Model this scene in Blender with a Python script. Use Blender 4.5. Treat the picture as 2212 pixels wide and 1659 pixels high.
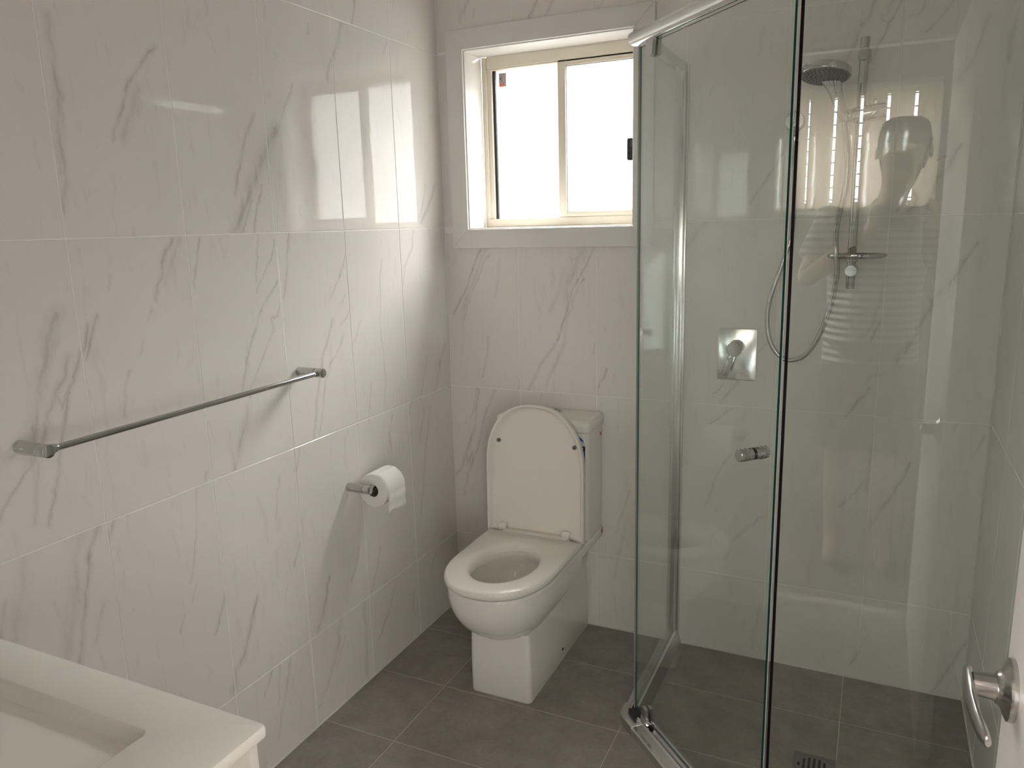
import bpy, bmesh, math, random
from mathutils import Vector, Matrix

# ------------------------------------------------------------------ clear, camera, world, light, exposure
for o in list(bpy.data.objects): bpy.data.objects.remove(o)
scene = bpy.context.scene
COL = scene.collection
CAM_R = Vector((0.9049, 0.4249, -0.0258)); CAM_U = Vector((-0.0636, 0.1949, 0.9788)); CAM_F = Vector((-0.4209, 0.8840, -0.2034))
CAM_POS = Vector((1.4723, -2.5445, 1.5009))
cd = bpy.data.cameras.new('camera'); cam = bpy.data.objects.new('camera', cd); COL.objects.link(cam)
cd.sensor_width = 36.0; cd.lens = 1662.2 * 36.0 / 2212.0; cd.clip_start = 0.02
_f = CAM_F.normalized(); _r = (CAM_R - CAM_R.dot(_f) * _f).normalized(); _u = _r.cross(_f)
M = Matrix(((_r.x, _u.x, -_f.x), (_r.y, _u.y, -_f.y), (_r.z, _u.z, -_f.z))).to_4x4(); M.translation = CAM_POS
cam.matrix_world = M
scene.camera = cam

world = bpy.data.worlds.new('daylight'); scene.world = world; world.use_nodes = True
wn = world.node_tree.nodes; wl = world.node_tree.links
_tc = wn.new('ShaderNodeTexCoord'); _sx = wn.new('ShaderNodeSeparateXYZ'); _mr = wn.new('ShaderNodeMapRange'); _mc = wn.new('ShaderNodeMix'); _mc.data_type = 'RGBA'
_mr.inputs['From Min'].default_value = -0.06; _mr.inputs['From Max'].default_value = 0.02
_mc.inputs['A'].default_value = (0.17, 0.16, 0.145, 1); _mc.inputs['B'].default_value = (1.0, 0.975, 0.94, 1)     # sunlit ground below the horizon, overcast sky above it
wl.new(_tc.outputs['Generated'], _sx.inputs[0]); wl.new(_sx.outputs[2], _mr.inputs['Value']); wl.new(_mr.outputs[0], _mc.inputs['Factor']); wl.new(_mc.outputs['Result'], wn['Background'].inputs[0])
wn['Background'].inputs[1].default_value = 23.0
WINDOW_GLOW = 0.4          # daylight in the frosted panes of the bathroom window
scene.view_settings.view_transform = 'Standard'; scene.view_settings.look = 'None'
scene.view_settings.exposure = -0.08; scene.view_settings.gamma = 1.0
try: scene.view_settings.use_curve_mapping = False
except Exception: pass
cy = scene.cycles
cy.use_denoising = True
try: cy.denoiser = 'OPENIMAGEDENOISE'; cy.denoising_input_passes = 'RGB_ALBEDO_NORMAL'; cy.denoising_prefilter = 'ACCURATE'
except Exception: pass
cy.max_bounces = 14; cy.diffuse_bounces = 6; cy.glossy_bounces = 8; cy.transmission_bounces = 8; cy.transparent_max_bounces = 24
cy.sample_clamp_indirect = 8.0; cy.blur_glossy = 0.3; cy.caustics_refractive = False

# area lamps; the bedroom ones are added fill with no window of their own
def area_light(name, loc, target, sx, sy, power, color):
    ld = bpy.data.lights.new(name, 'AREA'); ld.shape = 'RECTANGLE'; ld.size = sx; ld.size_y = sy; ld.energy = power; ld.color = color
    ob = bpy.data.objects.new(name, ld); COL.objects.link(ob); ob.location = loc
    ob.rotation_euler = (Vector(target) - Vector(loc)).to_track_quat('-Z', 'Y').to_euler()
    return ob
area_light('bedroom_fill_left', (-1.42, -3.0, 1.35), (1.0, -2.85, 0.9), 0.9, 1.5, 90, (1.0, 0.985, 0.96))  # added fill at the bedroom's left, out of view
# unseen fill added at the bedroom's right to brighten toilet and back wall
_bl = area_light('bedroom_fill_right', (2.2, -3.2, 0.95), (0.45, 0.0, 0.85), 0.9, 0.9, 9.5, (1.0, 0.985, 0.96)); _bl.data.spread = math.radians(105)
_bk = area_light('bedroom_fill_back', (0.2, -3.3, 1.2), (1.4, -0.9, 0.6), 1.0, 1.1, 30, (1.0, 0.985, 0.96)); _bk.data.spread = math.radians(115)  # added fill for shower and vanity, kept out of the glass reflections
# open sky above the side of the house, falling through the obscured glass of the bathroom window
area_light('sky_light', (0.30, 1.9, 3.7), (0.42, 0.15, 1.75), 4.0, 2.2, 9400, (1.0, 0.985, 0.96))

W = 1.7988; YF = -2.31; HC = 2.42          # room width, front wall, ceiling height
Z1 = 0.2922; TH = 0.6013
ROWS = [(0.0, Z1), (Z1, Z1 + TH), (Z1 + TH, Z1 + 2 * TH), (Z1 + 2 * TH, Z1 + 3 * TH), (Z1 + 3 * TH, HC)]
random.seed(7)
VEINS = [
('L',14,0.5,[(-1.483,1.918),(-1.486,1.834),(-1.481,1.775),(-1.494,1.661),(-1.491,1.6),(-1.503,1.55)]),
('L',9,0.6,[(-1.235,1.907),(-1.258,1.886),(-1.285,1.849),(-1.316,1.811),(-1.341,1.766),(-1.37,1.698)]),
('L',20,0.35,[(-1.291,1.81),(-1.33,1.739),(-1.35,1.7)]),
('L',6,0.5,[(-1.08,2.034),(-1.074,2.003)]),
('L',26,0.7,[(-0.874,1.763),(-0.934,1.682),(-0.976,1.616),(-1.012,1.558),(-1.048,1.501)]),
('L',9,0.7,[(-0.949,1.79),(-0.983,1.73),(-1.021,1.649),(-1.042,1.592)]),
('L',8,0.6,[(-0.943,1.617),(-0.966,1.558),(-0.984,1.496)]),
('L',8,0.6,[(-0.981,1.581),(-1.013,1.523),(-1.028,1.495)]),
('L',9,0.6,[(-0.477,2.172),(-0.502,2.096)]),
('L',12,0.55,[(-0.551,2.096),(-0.578,2.027),(-0.624,1.964),(-0.637,1.925)]),
('L',7,0.5,[(-0.795,1.888),(-0.839,1.802),(-0.876,1.746)]),
('L',5,0.4,[(-0.702,2.061),(-0.711,2.029)]),
('L',12,0.5,[(-0.056,1.646),(-0.111,1.567),(-0.163,1.516)]),
('L',8,0.45,[(-0.12,1.644),(-0.171,1.532)]),
('L',7,0.4,[(-0.32,2.084),(-0.342,2.045)]),
('L',10,0.7,[(-1.25,1.489),(-1.268,1.463),(-1.282,1.436),(-1.289,1.403),(-1.302,1.385),(-1.311,1.356)]),
('L',18,0.25,[(-1.231,1.483),(-1.258,1.432),(-1.28,1.391)]),
('L',5,0.4,[(-1.33,1.332),(-1.344,1.309)]),
('L',5,0.5,[(-1.361,1.265),(-1.371,1.24)]),
('L',5,0.35,[(-1.421,1.414),(-1.431,1.387)]),
('L',8,0.65,[(-1.462,1.333),(-1.477,1.306),(-1.486,1.287),(-1.5,1.251)]),
('L',22,0.5,[(-1.548,1.35),(-1.564,1.331),(-1.576,1.305),(-1.584,1.279),(-1.597,1.244),(-1.611,1.2),(-1.627,1.139),(-1.644,1.068)]),
('L',16,0.55,[(-1.535,1.261),(-1.552,1.217),(-1.576,1.193),(-1.583,1.176),(-1.601,1.151),(-1.617,1.099)]),
('L',9,0.6,[(-1.485,1.321),(-1.507,1.266),(-1.533,1.213),(-1.554,1.169),(-1.57,1.115),(-1.59,1.052),(-1.608,0.999),(-1.629,0.933)]),
('L',8,0.5,[(-1.576,1.193),(-1.566,1.16),(-1.556,1.179),(-1.539,1.205)]),
('L',7,0.5,[(-1.654,1.061),(-1.674,1.04),(-1.693,1.02),(-1.72,0.978)]),
('L',9,0.35,[(-1.632,1.065),(-1.644,1.011),(-1.657,0.948)]),
('L',6,0.6,[(-1.168,1.487),(-1.184,1.427),(-1.199,1.374)]),
('L',5,0.6,[(-0.909,1.471),(-0.941,1.417),(-0.972,1.375),(-0.997,1.341)]),
('L',5,0.5,[(-0.969,1.49),(-0.987,1.403),(-0.994,1.366)]),
('L',7,0.55,[(-0.914,1.362),(-0.957,1.329),(-0.989,1.285),(-1.024,1.228),(-1.052,1.178),(-1.068,1.135),(-1.083,1.089)]),
('L',6,0.5,[(-0.911,1.302),(-0.927,1.273),(-0.949,1.269),(-0.952,1.233),(-0.981,1.188),(-1.012,1.15),(-1.044,1.1),(-1.067,1.048)]),
('L',18,0.5,[(-1.067,1.048),(-1.088,0.991),(-1.11,0.947),(-1.132,0.897)]),
('L',7,0.4,[(-1.404,1.209),(-1.421,1.16),(-1.43,1.11)]),
('L',8,0.5,[(-0.854,1.487),(-0.871,1.41),(-0.895,1.323)]),
('L',5,0.6,[(-0.607,1.424),(-0.641,1.364),(-0.693,1.296)]),
('L',5,0.45,[(-0.689,1.331),(-0.696,1.291)]),
('L',5,0.5,[(-0.623,1.302),(-0.656,1.275)]),
('L',5,0.5,[(-0.613,1.249),(-0.629,1.227),(-0.658,1.216)]),
('L',7,0.5,[(-0.65,1.183),(-0.67,1.147),(-0.724,1.092),(-0.748,1.051),(-0.768,0.989),(-0.794,0.898)]),
('L',9,0.5,[(-0.692,1.235),(-0.742,1.143),(-0.768,1.079),(-0.791,1.014),(-0.817,0.902)]),
('L',5,0.45,[(-0.417,1.402),(-0.44,1.309),(-0.448,1.165),(-0.443,1.081),(-0.437,1.004),(-0.452,0.918)]),
('L',7,0.4,[(-0.552,1.215),(-0.578,1.177),(-0.598,1.146)]),
('L',6,0.4,[(-0.519,1.006),(-0.542,0.913),(-0.55,0.884)]),
('L',9,0.5,[(-0.217,1.489),(-0.235,1.428),(-0.288,1.368),(-0.3,1.312)]),
('L',18,0.5,[(-0.036,1.058),(-0.08,0.996),(-0.103,0.929),(-0.13,0.894)]),
('L',6,0.4,[(-0.158,1.059),(-0.22,0.907)]),
('L',10,0.6,[(-1.49,0.894),(-1.5,0.873),(-1.509,0.85)]),
('L',6,0.35,[(-1.257,0.887),(-1.278,0.772),(-1.307,0.66)]),
('L',5,0.5,[(-1.293,0.645),(-1.31,0.613)]),
('L',6,0.4,[(-1.223,0.917),(-1.229,0.897)]),
('L',7,0.6,[(-1.209,0.59),(-1.234,0.525),(-1.254,0.492)]),
('L',12,0.6,[(-1.527,0.889),(-1.546,0.853),(-1.56,0.812),(-1.579,0.749),(-1.594,0.672),(-1.611,0.62)]),
('L',30,0.35,[(-1.57,0.885),(-1.587,0.82),(-1.603,0.733),(-1.627,0.661),(-1.639,0.615)]),
('L',12,0.35,[(-1.537,0.722),(-1.565,0.649)]),
('L',24,0.3,[(-1.685,0.892),(-1.707,0.804),(-1.727,0.736)]),
('L',10,0.3,[(-1.736,0.818),(-1.756,0.732)]),
('L',6,0.35,[(-1.337,0.588),(-1.356,0.549)]),
('L',5,0.35,[(-1.469,0.672),(-1.475,0.664)]),
('L',7,0.5,[(-0.923,0.601),(-0.95,0.546)]),
('L',8,0.75,[(-1.1,0.526),(-1.127,0.474),(-1.142,0.437)]),
('L',16,0.55,[(-1.127,0.474),(-1.16,0.394),(-1.195,0.362),(-1.21,0.312)]),
('L',5,0.35,[(-0.98,0.509),(-0.999,0.462)]),
('L',7,0.45,[(-0.883,0.89),(-0.897,0.846),(-0.91,0.822)]),
('L',6,0.4,[(-0.973,0.833),(-0.988,0.779),(-1.005,0.717)]),
('L',7,0.5,[(-0.64,0.485),(-0.663,0.43),(-0.695,0.387)]),
('L',8,0.75,[(-0.8,0.454),(-0.813,0.419),(-0.827,0.38)]),
('L',16,0.5,[(-0.827,0.38),(-0.85,0.336),(-0.871,0.305)]),
('L',8,0.5,[(-0.409,0.874),(-0.431,0.822),(-0.438,0.786),(-0.428,0.747)]),
('L',7,0.45,[(-0.526,0.439),(-0.562,0.361),(-0.595,0.299)]),
('L',8,0.5,[(-0.287,0.891),(-0.304,0.849)]),
('L',10,0.35,[(-0.161,0.842),(-0.206,0.711),(-0.237,0.559),(-0.269,0.462)]),
('L',12,0.3,[(-0.21,0.844),(-0.253,0.724)]),
('L',9,0.45,[(-0.998,0.282),(-1.007,0.243),(-1.035,0.176),(-1.074,0.068)]),
('L',6,0.6,[(-1.068,0.293),(-1.091,0.26),(-1.114,0.232)]),
('L',6,0.3,[(-1.039,0.298),(-1.062,0.176)]),
('L',15,0.45,[(-0.763,0.281),(-0.787,0.209),(-0.826,0.137),(-0.861,0.089)]),
('L',8,0.4,[(-0.748,0.22),(-0.797,0.142)]),
('L',5,0.5,[(-0.875,0.064),(-0.905,0.058)]),
('L',11,0.45,[(-0.458,0.257),(-0.497,0.186),(-0.552,0.139)]),
('L',5,0.6,[(-0.552,0.139),(-0.581,0.108)]),
('L',13,0.45,[(-0.636,0.287),(-0.643,0.122),(-0.651,0.026)]),
('L',7,0.45,[(-0.342,0.193),(-0.343,0.089)]),
('L',9,0.35,[(-0.18,0.26),(-0.222,0.182)]),
('B',7,0.65,[(0.147,1.414),(0.114,1.344),(0.088,1.282),(0.045,1.21),(0.019,1.172)]),
('B',16,0.35,[(0.166,1.411),(0.129,1.327),(0.103,1.275),(0.064,1.188)]),
('B',7,0.45,[(0.185,1.391),(0.163,1.376),(0.14,1.316),(0.106,1.258),(0.065,1.161)]),
('B',8,0.3,[(0.224,1.379),(0.216,1.31),(0.198,1.234)]),
('B',8,0.35,[(0.166,1.093),(0.156,1.015),(0.137,0.934)]),
('B',5,0.5,[(0.292,0.934),(0.281,0.895)]),
('B',7,0.7,[(0.583,1.411),(0.55,1.341),(0.528,1.309),(0.494,1.234),(0.468,1.149),(0.435,1.064)]),
('B',10,0.5,[(0.435,1.064),(0.385,1.004),(0.345,0.938),(0.331,0.896)]),
('B',34,0.35,[(0.547,1.412),(0.512,1.344),(0.486,1.279),(0.49,1.23)]),
('B',5,0.6,[(0.528,1.385),(0.513,1.374),(0.502,1.382)]),
('B',14,0.3,[(0.473,1.344),(0.459,1.271),(0.441,1.229),(0.417,1.188)]),
('B',6,0.6,[(0.548,1.315),(0.532,1.28),(0.522,1.255)]),
('B',10,0.4,[(0.522,1.26),(0.481,1.164),(0.473,1.084),(0.443,1.014),(0.4,0.917)]),
('B',5,0.5,[(0.48,1.255),(0.485,1.214)]),
('B',6,0.55,[(0.63,1.0),(0.62,0.955),(0.598,0.918),(0.596,0.903)]),
('B',4,0.4,[(0.591,1.086),(0.583,1.039)]),
('B',5,0.2,[(0.681,1.081),(0.664,1.048)]),
('B',8,0.5,[(0.113,0.891),(0.1,0.813),(0.083,0.775)]),
('B',9,0.55,[(0.119,0.884),(0.108,0.814),(0.093,0.726),(0.054,0.63),(0.028,0.558),(0.003,0.531)]),
('B',8,0.5,[(0.189,0.888),(0.141,0.78),(0.102,0.646),(0.061,0.547),(0.038,0.451)]),
('B',16,0.4,[(0.051,0.622),(0.062,0.585),(0.08,0.625)]),
('B',5,0.35,[(0.381,0.888),(0.369,0.843)]),
('B',10,0.25,[(0.704,0.441),(0.686,0.336),(0.657,0.203)]),
('B',7,0.3,[(0.717,0.554),(0.665,0.387)]),
('B',10,0.5,[(0.39,2.228),(0.36,2.174)]),
('B',8,0.4,[(0.446,2.22),(0.418,2.176)]),
('B',6,0.3,[(0.616,2.197),(0.6,2.172)]),
('B',8,0.4,[(0.13,2.263),(0.09,2.193)]),
('B',8,0.5,[(1.193,1.699),(1.164,1.645),(1.139,1.609),(1.101,1.547)]),
('B',4,0.3,[(0.982,1.91),(0.959,1.871)]),
('B',14,0.3,[(0.971,1.496),(0.928,1.448),(0.899,1.404)]),
('B',8,0.35,[(0.825,1.105),(0.811,1.071),(0.796,1.035)]),
('B',5,0.6,[(1.036,0.976),(1.019,0.948),(1.0,0.934)]),
('B',9,0.45,[(1.096,1.008),(1.075,0.968),(1.055,0.941),(1.026,0.897)]),
('B',8,0.4,[(1.171,1.117),(1.144,1.079)]),
('B',6,0.5,[(1.063,0.887),(1.026,0.854),(0.989,0.827)]),
('B',6,0.35,[(1.108,0.877),(1.098,0.847)]),
('B',7,0.4,[(1.068,0.722),(1.024,0.66),(1.002,0.591),(0.983,0.538)]),
('B',9,0.3,[(1.144,0.494),(1.092,0.436),(1.056,0.345)]),
('B',6,0.5,[(1.184,0.525),(1.162,0.517),(1.144,0.486)]),
('B',9,0.3,[(1.177,0.196),(1.168,0.107),(1.16,0.035)]),
('B',16,0.4,[(1.417,2.089),(1.403,2.043),(1.387,2.026),(1.378,2.002),(1.374,1.978),(1.363,1.955),(1.352,1.925)]),
('B',6,0.6,[(1.403,2.048),(1.394,2.037),(1.382,2.03)]),
('B',6,0.6,[(1.487,2.079),(1.458,2.028),(1.449,2.001),(1.44,1.982),(1.43,1.952)]),
('B',14,0.25,[(1.464,2.082),(1.443,2.037)]),
('B',7,0.6,[(1.436,2.05),(1.439,2.033),(1.454,2.025)]),
('B',6,0.5,[(1.547,2.071),(1.532,2.038),(1.508,2.035)]),
('B',7,0.4,[(1.612,2.062),(1.594,2.035),(1.57,2.006),(1.55,1.988)]),
('B',7,0.4,[(1.701,2.01),(1.687,1.971),(1.665,1.904)]),
('B',20,0.3,[(1.665,1.904),(1.643,1.862),(1.623,1.843)]),
('B',9,0.3,[(1.763,2.019),(1.754,1.94),(1.753,1.894)]),
('B',14,0.3,[(1.436,1.965),(1.416,1.918),(1.394,1.883)]),
('B',7,0.55,[(1.586,1.705),(1.568,1.646),(1.55,1.588),(1.539,1.549),(1.513,1.51)]),
('B',16,0.45,[(1.661,1.685),(1.634,1.633),(1.608,1.598),(1.597,1.553),(1.581,1.508)]),
('B',16,0.5,[(1.548,1.568),(1.56,1.541),(1.554,1.516),(1.539,1.503)]),
('B',5,0.6,[(1.626,1.659),(1.604,1.647)]),
('B',12,0.55,[(1.719,1.416),(1.703,1.382),(1.684,1.342),(1.67,1.311)]),
('B',18,0.35,[(1.67,1.311),(1.628,1.267),(1.602,1.199),(1.568,1.103),(1.542,1.062)]),
('B',8,0.5,[(1.622,1.258),(1.596,1.185),(1.582,1.154)]),
('B',9,0.3,[(1.493,1.302),(1.483,1.248),(1.472,1.179),(1.445,1.14)]),
('B',9,0.45,[(1.49,1.193),(1.476,1.151),(1.465,1.129)]),
('B',8,0.5,[(1.471,0.98),(1.45,0.948),(1.424,0.904),(1.408,0.886)]),
('B',8,0.4,[(1.493,0.842),(1.488,0.767),(1.483,0.697),(1.455,0.649),(1.406,0.585)]),
('B',14,0.35,[(1.49,0.729),(1.479,0.652)]),
('B',8,0.55,[(1.602,0.757),(1.582,0.703),(1.561,0.653)]),
('B',12,0.4,[(1.561,0.653),(1.531,0.605),(1.508,0.548)]),
('B',9,0.45,[(1.497,0.115),(1.489,0.085),(1.474,0.053)]),
('B',8,0.4,[(1.782,0.853),(1.771,0.818),(1.76,0.79)]),
('B',9,0.4,[(1.801,0.213),(1.755,0.107),(1.71,0.001)]),
('B',7,0.4,[(1.461,0.993),(1.472,1.015),(1.503,1.024)]),
]

# ------------------------------------------------------------------ helpers
def tag(o, label=None, cat=None, group=None, kind=None):
    if label: o['label'] = label
    if cat: o['category'] = cat
    if group: o['group'] = group
    if kind: o['kind'] = kind
    return o
def link(name, me, mat=None, parent=None, smooth=35):
    if mat is not None:
        for m_ in (mat if isinstance(mat, (list, tuple)) else [mat]): me.materials.append(m_)
    if smooth:
        me.shade_smooth(); me.set_sharp_from_angle(angle=math.radians(smooth))
    o = bpy.data.objects.new(name, me); COL.objects.link(o)
    if parent is not None:
        o.parent = parent; o.matrix_parent_inverse = parent.matrix_world.inverted() if parent.matrix_world != Matrix() else Matrix()
    return o
def empty(name, loc=(0, 0, 0)):
    o = bpy.data.objects.new(name, None); COL.objects.link(o); o.location = loc; o.empty_display_size = 0.05
    o.matrix_world = Matrix.Translation(loc)
    return o
class B:
    """collects shapes into one mesh (world coordinates)"""
    def __init__(s): s.bm = bmesh.new()
    def add(s, verts, faces, mi=0):
        vs = [s.bm.verts.new(v) for v in verts]
        for f in faces:
            try:
                fc = s.bm.faces.new([vs[i] for i in f]); fc.material_index = mi
            except ValueError: pass
        return vs
    def box(s, lo, hi, bev=0.0, seg=2, mi=0, M_=None):
        t = bmesh.new(); bmesh.ops.create_cube(t, size=1.0)
        c = [(a + b) / 2 for a, b in zip(lo, hi)]; d = [abs(b - a) for a, b in zip(lo, hi)]
        for v in t.verts: v.co = Vector((v.co.x * d[0] + c[0], v.co.y * d[1] + c[1], v.co.z * d[2] + c[2]))
        if bev: bmesh.ops.bevel(t, geom=t.edges[:], offset=min(bev, min(d) * 0.49), segments=seg, affect='EDGES', profile=0.5)
        if M_ is not None: bmesh.ops.transform(t, matrix=M_, verts=t.verts)
        s.merge(t, mi); return s
    def merge(s, t, mi=0):
        t.verts.index_update()
        vs = [s.bm.verts.new(v.co) for v in t.verts]
        for f in t.faces:
            fc = s.bm.faces.new([vs[v.index] for v in f.verts]); fc.material_index = mi
        t.free()
    def loft(s, rings, cap0=True, cap1=True, mi=0, closed=True):
        n = len(rings[0]); R_ = [[s.bm.verts.new(p) for p in r] for r in rings]
        for a, b in zip(R_[:-1], R_[1:]):
            for i in range(n if closed else n - 1):
                j = (i + 1) % n
                try: s.bm.faces.new([a[i], a[j], b[j], b[i]]).material_index = mi
                except ValueError: pass
        if cap0: s.bm.faces.new(list(reversed(R_[0]))).material_index = mi
        if cap1: s.bm.faces.new(R_[-1]).material_index = mi
        return s
    def cyl(s, a, b, r, r2=None, n=28, bev=0.0, mi=0):
        a = Vector(a); b = Vector(b); d = (b - a).normalized(); r2 = r if r2 is None else r2
        q = d.to_track_quat('Z', 'Y'); X = q @ Vector((1, 0, 0)); Y = q @ Vector((0, 1, 0)); L_ = (b - a).length
        prof = [(0, r)] if not bev else [(0, r - bev), (bev * .3, r - bev * .3), (bev, r)]
        prof += [(L_, r2)] if not bev else [(L_ - bev, r2), (L_ - bev * .3, r2 - bev * .3), (L_, r2 - bev)]
        s.loft([[a + d * h + (X * math.cos(2 * math.pi * i / n) + Y * math.sin(2 * math.pi * i / n)) * rr for i in range(n)] for h, rr in prof], mi=mi)
        return s
    def lathe(s, a, d, prof, n=32, mi=0, cap0=True, cap1=True):
        a = Vector(a); d = Vector(d).normalized(); q = d.to_track_quat('Z', 'Y'); X = q @ Vector((1, 0, 0)); Y = q @ Vector((0, 1, 0))
        s.loft([[a + d * h + (X * math.cos(2 * math.pi * i / n) + Y * math.sin(2 * math.pi * i / n)) * r for i in range(n)] for h, r in prof], cap0, cap1, mi)
        return s
    def tube(s, pts, r, n=14, sub=6, mi=0):
        P = [Vector(p) for p in pts]; C_ = []
        for i in range(len(P) - 1):
            p0 = P[max(i - 1, 0)]; p1 = P[i]; p2 = P[i + 1]; p3 = P[min(i + 2, len(P) - 1)]
            for k in range(sub):
                t = k / sub
                C_.append(0.5 * ((2 * p1) + (p2 - p0) * t + (2 * p0 - 5 * p1 + 4 * p2 - p3) * t * t + (3 * p1 - p0 - 3 * p2 + p3) * t ** 3))
        C_.append(P[-1]); rings = []; T0 = (C_[1] - C_[0]).normalized(); X = T0.orthogonal().normalized()
        for i, c in enumerate(C_):
            T = (C_[min(i + 1, len(C_) - 1)] - C_[max(i - 1, 0)]).normalized(); X = (X - X.dot(T) * T).normalized(); Y = T.cross(X)
            rr = r(i / (len(C_) - 1)) if callable(r) else r
            rings.append([c + (X * math.cos(2 * math.pi * k / n) + Y * math.sin(2 * math.pi * k / n)) * rr for k in range(n)])
        s.loft(rings, mi=mi); return s
    def prism(s, poly, axis, a, b, bev=0.0, mi=0):
        """extrude a 2-D polygon along axis (0,1,2) from a to b"""
        t = bmesh.new()
        def P(p, h):
            l = list(p); l.insert(axis, h); return l
        v0 = [t.verts.new(P(p, a)) for p in poly]; v1 = [t.verts.new(P(p, b)) for p in poly]; n = len(poly)
        t.faces.new(v0); t.faces.new(list(reversed(v1)))
        for i in range(n): t.faces.new([v0[i], v1[i], v1[(i + 1) % n], v0[(i + 1) % n]])
        bmesh.ops.recalc_face_normals(t, faces=t.faces)
        if bev: bmesh.ops.bevel(t, geom=t.edges[:], offset=bev, segments=2, affect='EDGES', profile=0.5)
        s.merge(t, mi); return s
    def done(s, name, mat=None, parent=None, smooth=35, recalc=True):
        if recalc: bmesh.ops.recalc_face_normals(s.bm, faces=s.bm.faces)
        me = bpy.data.meshes.new(name); s.bm.to_mesh(me); s.bm.free()
        return link(name, me, mat, parent, smooth)
def rrect(cx, cy, hx, hy, r, n=5):
    pts = []
    for (sx, sy, a0) in ((1, 1, 0), (-1, 1, 90), (-1, -1, 180), (1, -1, 270)):
        for k in range(n + 1):
            a = math.radians(a0 + 90 * k / n); pts.append((cx + sx * (hx - r) + r * math.cos(a), cy + sy * (hy - r) + r * math.sin(a)))
    return pts

# ------------------------------------------------------------------ materials
def mat(name, color=(.8, .8, .8), rough=.4, metal=0.0, spec=.5, bump=None, var=None, ior=1.5):
    m = bpy.data.materials.new(name); m.use_nodes = True; nt = m.node_tree; b = nt.nodes['Principled BSDF']
    b.inputs['Base Color'].default_value = (*color, 1); b.inputs['Roughness'].default_value = rough; b.inputs['Metallic'].default_value = metal
    b.inputs['Specular IOR Level'].default_value = spec; b.inputs['IOR'].default_value = ior
    if bump or var:
        tc = nt.nodes.new('ShaderNodeTexCoord')
    if bump:
        nz = nt.nodes.new('ShaderNodeTexNoise'); nz.inputs['Scale'].default_value = bump[0]; nz.inputs['Detail'].default_value = 3
        bp = nt.nodes.new('ShaderNodeBump'); bp.inputs['Strength'].default_value = bump[1]; bp.inputs['Distance'].default_value = .002
        nt.links.new(tc.outputs['Object'], nz.inputs['Vector']); nt.links.new(nz.outputs[0], bp.inputs['Height']); nt.links.new(bp.outputs[0], b.inputs['Normal'])
    if var:
        nz = nt.nodes.new('ShaderNodeTexNoise'); nz.inputs['Scale'].default_value = var[0]; nz.inputs['Detail'].default_value = 5
        mx = nt.nodes.new('ShaderNodeMix'); mx.data_type = 'RGBA'
        mx.inputs['A'].default_value = (*color, 1); mx.inputs['B'].default_value = (*[c * var[1] for c in color], 1)
        nt.links.new(tc.outputs['Object'], nz.inputs['Vector']); nt.links.new(nz.outputs[0], mx.inputs['Factor']); nt.links.new(mx.outputs['Result'], b.inputs['Base Color'])
    return m
M_ceramic = mat('white_ceramic', (.86, .835, .78), .12, bump=(9, .05))
M_plastic = mat('white_plastic', (.86, .83, .77), .22, bump=(14, .03))
M_chrome = mat('chrome', (.54, .545, .54), .07, 1.0, bump=(20, .02))
M_brushed = mat('satin_chrome', (.50, .485, .47), .24, 1.0, bump=(60, .05))
M_alu = mat('polished_aluminium', (.80, .80, .80), .16, 1.0, bump=(30, .03))
M_alu_dull = mat('dull_aluminium', (.62, .62, .61), .32, 1.0, bump=(40, .04))
M_paint = mat('white_paint', (.80, .775, .745), .38, bump=(120, .05))
M_ceil = mat('ceiling_paint', (.72, .71, .69), .8, bump=(90, .05))
M_frame = mat('cream_powder_coat', (.78, .73, .62), .35, bump=(80, .03))
M_black = mat('black_plastic', (.012, .012, .014), .35, bump=(40, .03))
M_gasket = mat('dark_gasket', (.03, .028, .032), .6, bump=(40, .05))
M_grout = mat('white_grout', (.93, .91, .87), .85, bump=(200, .2), var=(30, .93))
M_grout_floor = mat('floor_grout', (.62, .57, .52), .9, bump=(200, .2), var=(20, .75))
M_grey_rubber = mat('grey_rubber', (.16, .155, .145), .7, bump=(60, .05))
M_paper = mat('toilet_paper', (.86, .835, .80), .95, bump=(90, .35))
M_card = mat('cardboard_core', (.23, .19, .15), .9, bump=(60, .2))
M_blue = mat('label_blue', (.015, .11, .42), .4, var=(30, .8)); M_lblue = mat('label_light_blue', (.06, .30, .48), .4, var=(30, .9))
M_lwhite = mat('label_white', (.62, .63, .63), .45, var=(30, .95)); M_lblack = mat('label_black', (.01, .01, .012), .4, var=(30, .9))
M_red = mat('logo_red', (.42, .05, .04), .5, var=(40, .9)); M_orange = mat('label_orange', (.85, .22, .12), .5, var=(40, .9)); M_lgrey = mat('label_grey', (.45, .44, .42), .5, var=(40, .9))
M_cab = mat('white_cabinet', (.72, .69, .64), .3, bump=(40, .03))
M_door = mat('door_paint', (.80, .755, .70), .32, bump=(70, .06))
M_seal = mat('white_silicone', (.70, .69, .66), .35, bump=(60, .05))
M_hose = mat('metal_hose', (.50, .50, .49), .22, 1.0, bump=(30, .03))
M_wallpaint = mat('bedroom_paint', (.36, .345, .32), .7, bump=(90, .05)); M_carpet = mat('bedroom_carpet', (.22, .19, .16), .95, bump=(400, .6), var=(8, .8))
M_mirror = mat('mirror_glass', (.88, .90, .89), .01, 1.0, var=(3, .98))
M_hole = mat('drain_hole_dark', (.006, .006, .006), .7, var=(30, .8))

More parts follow.
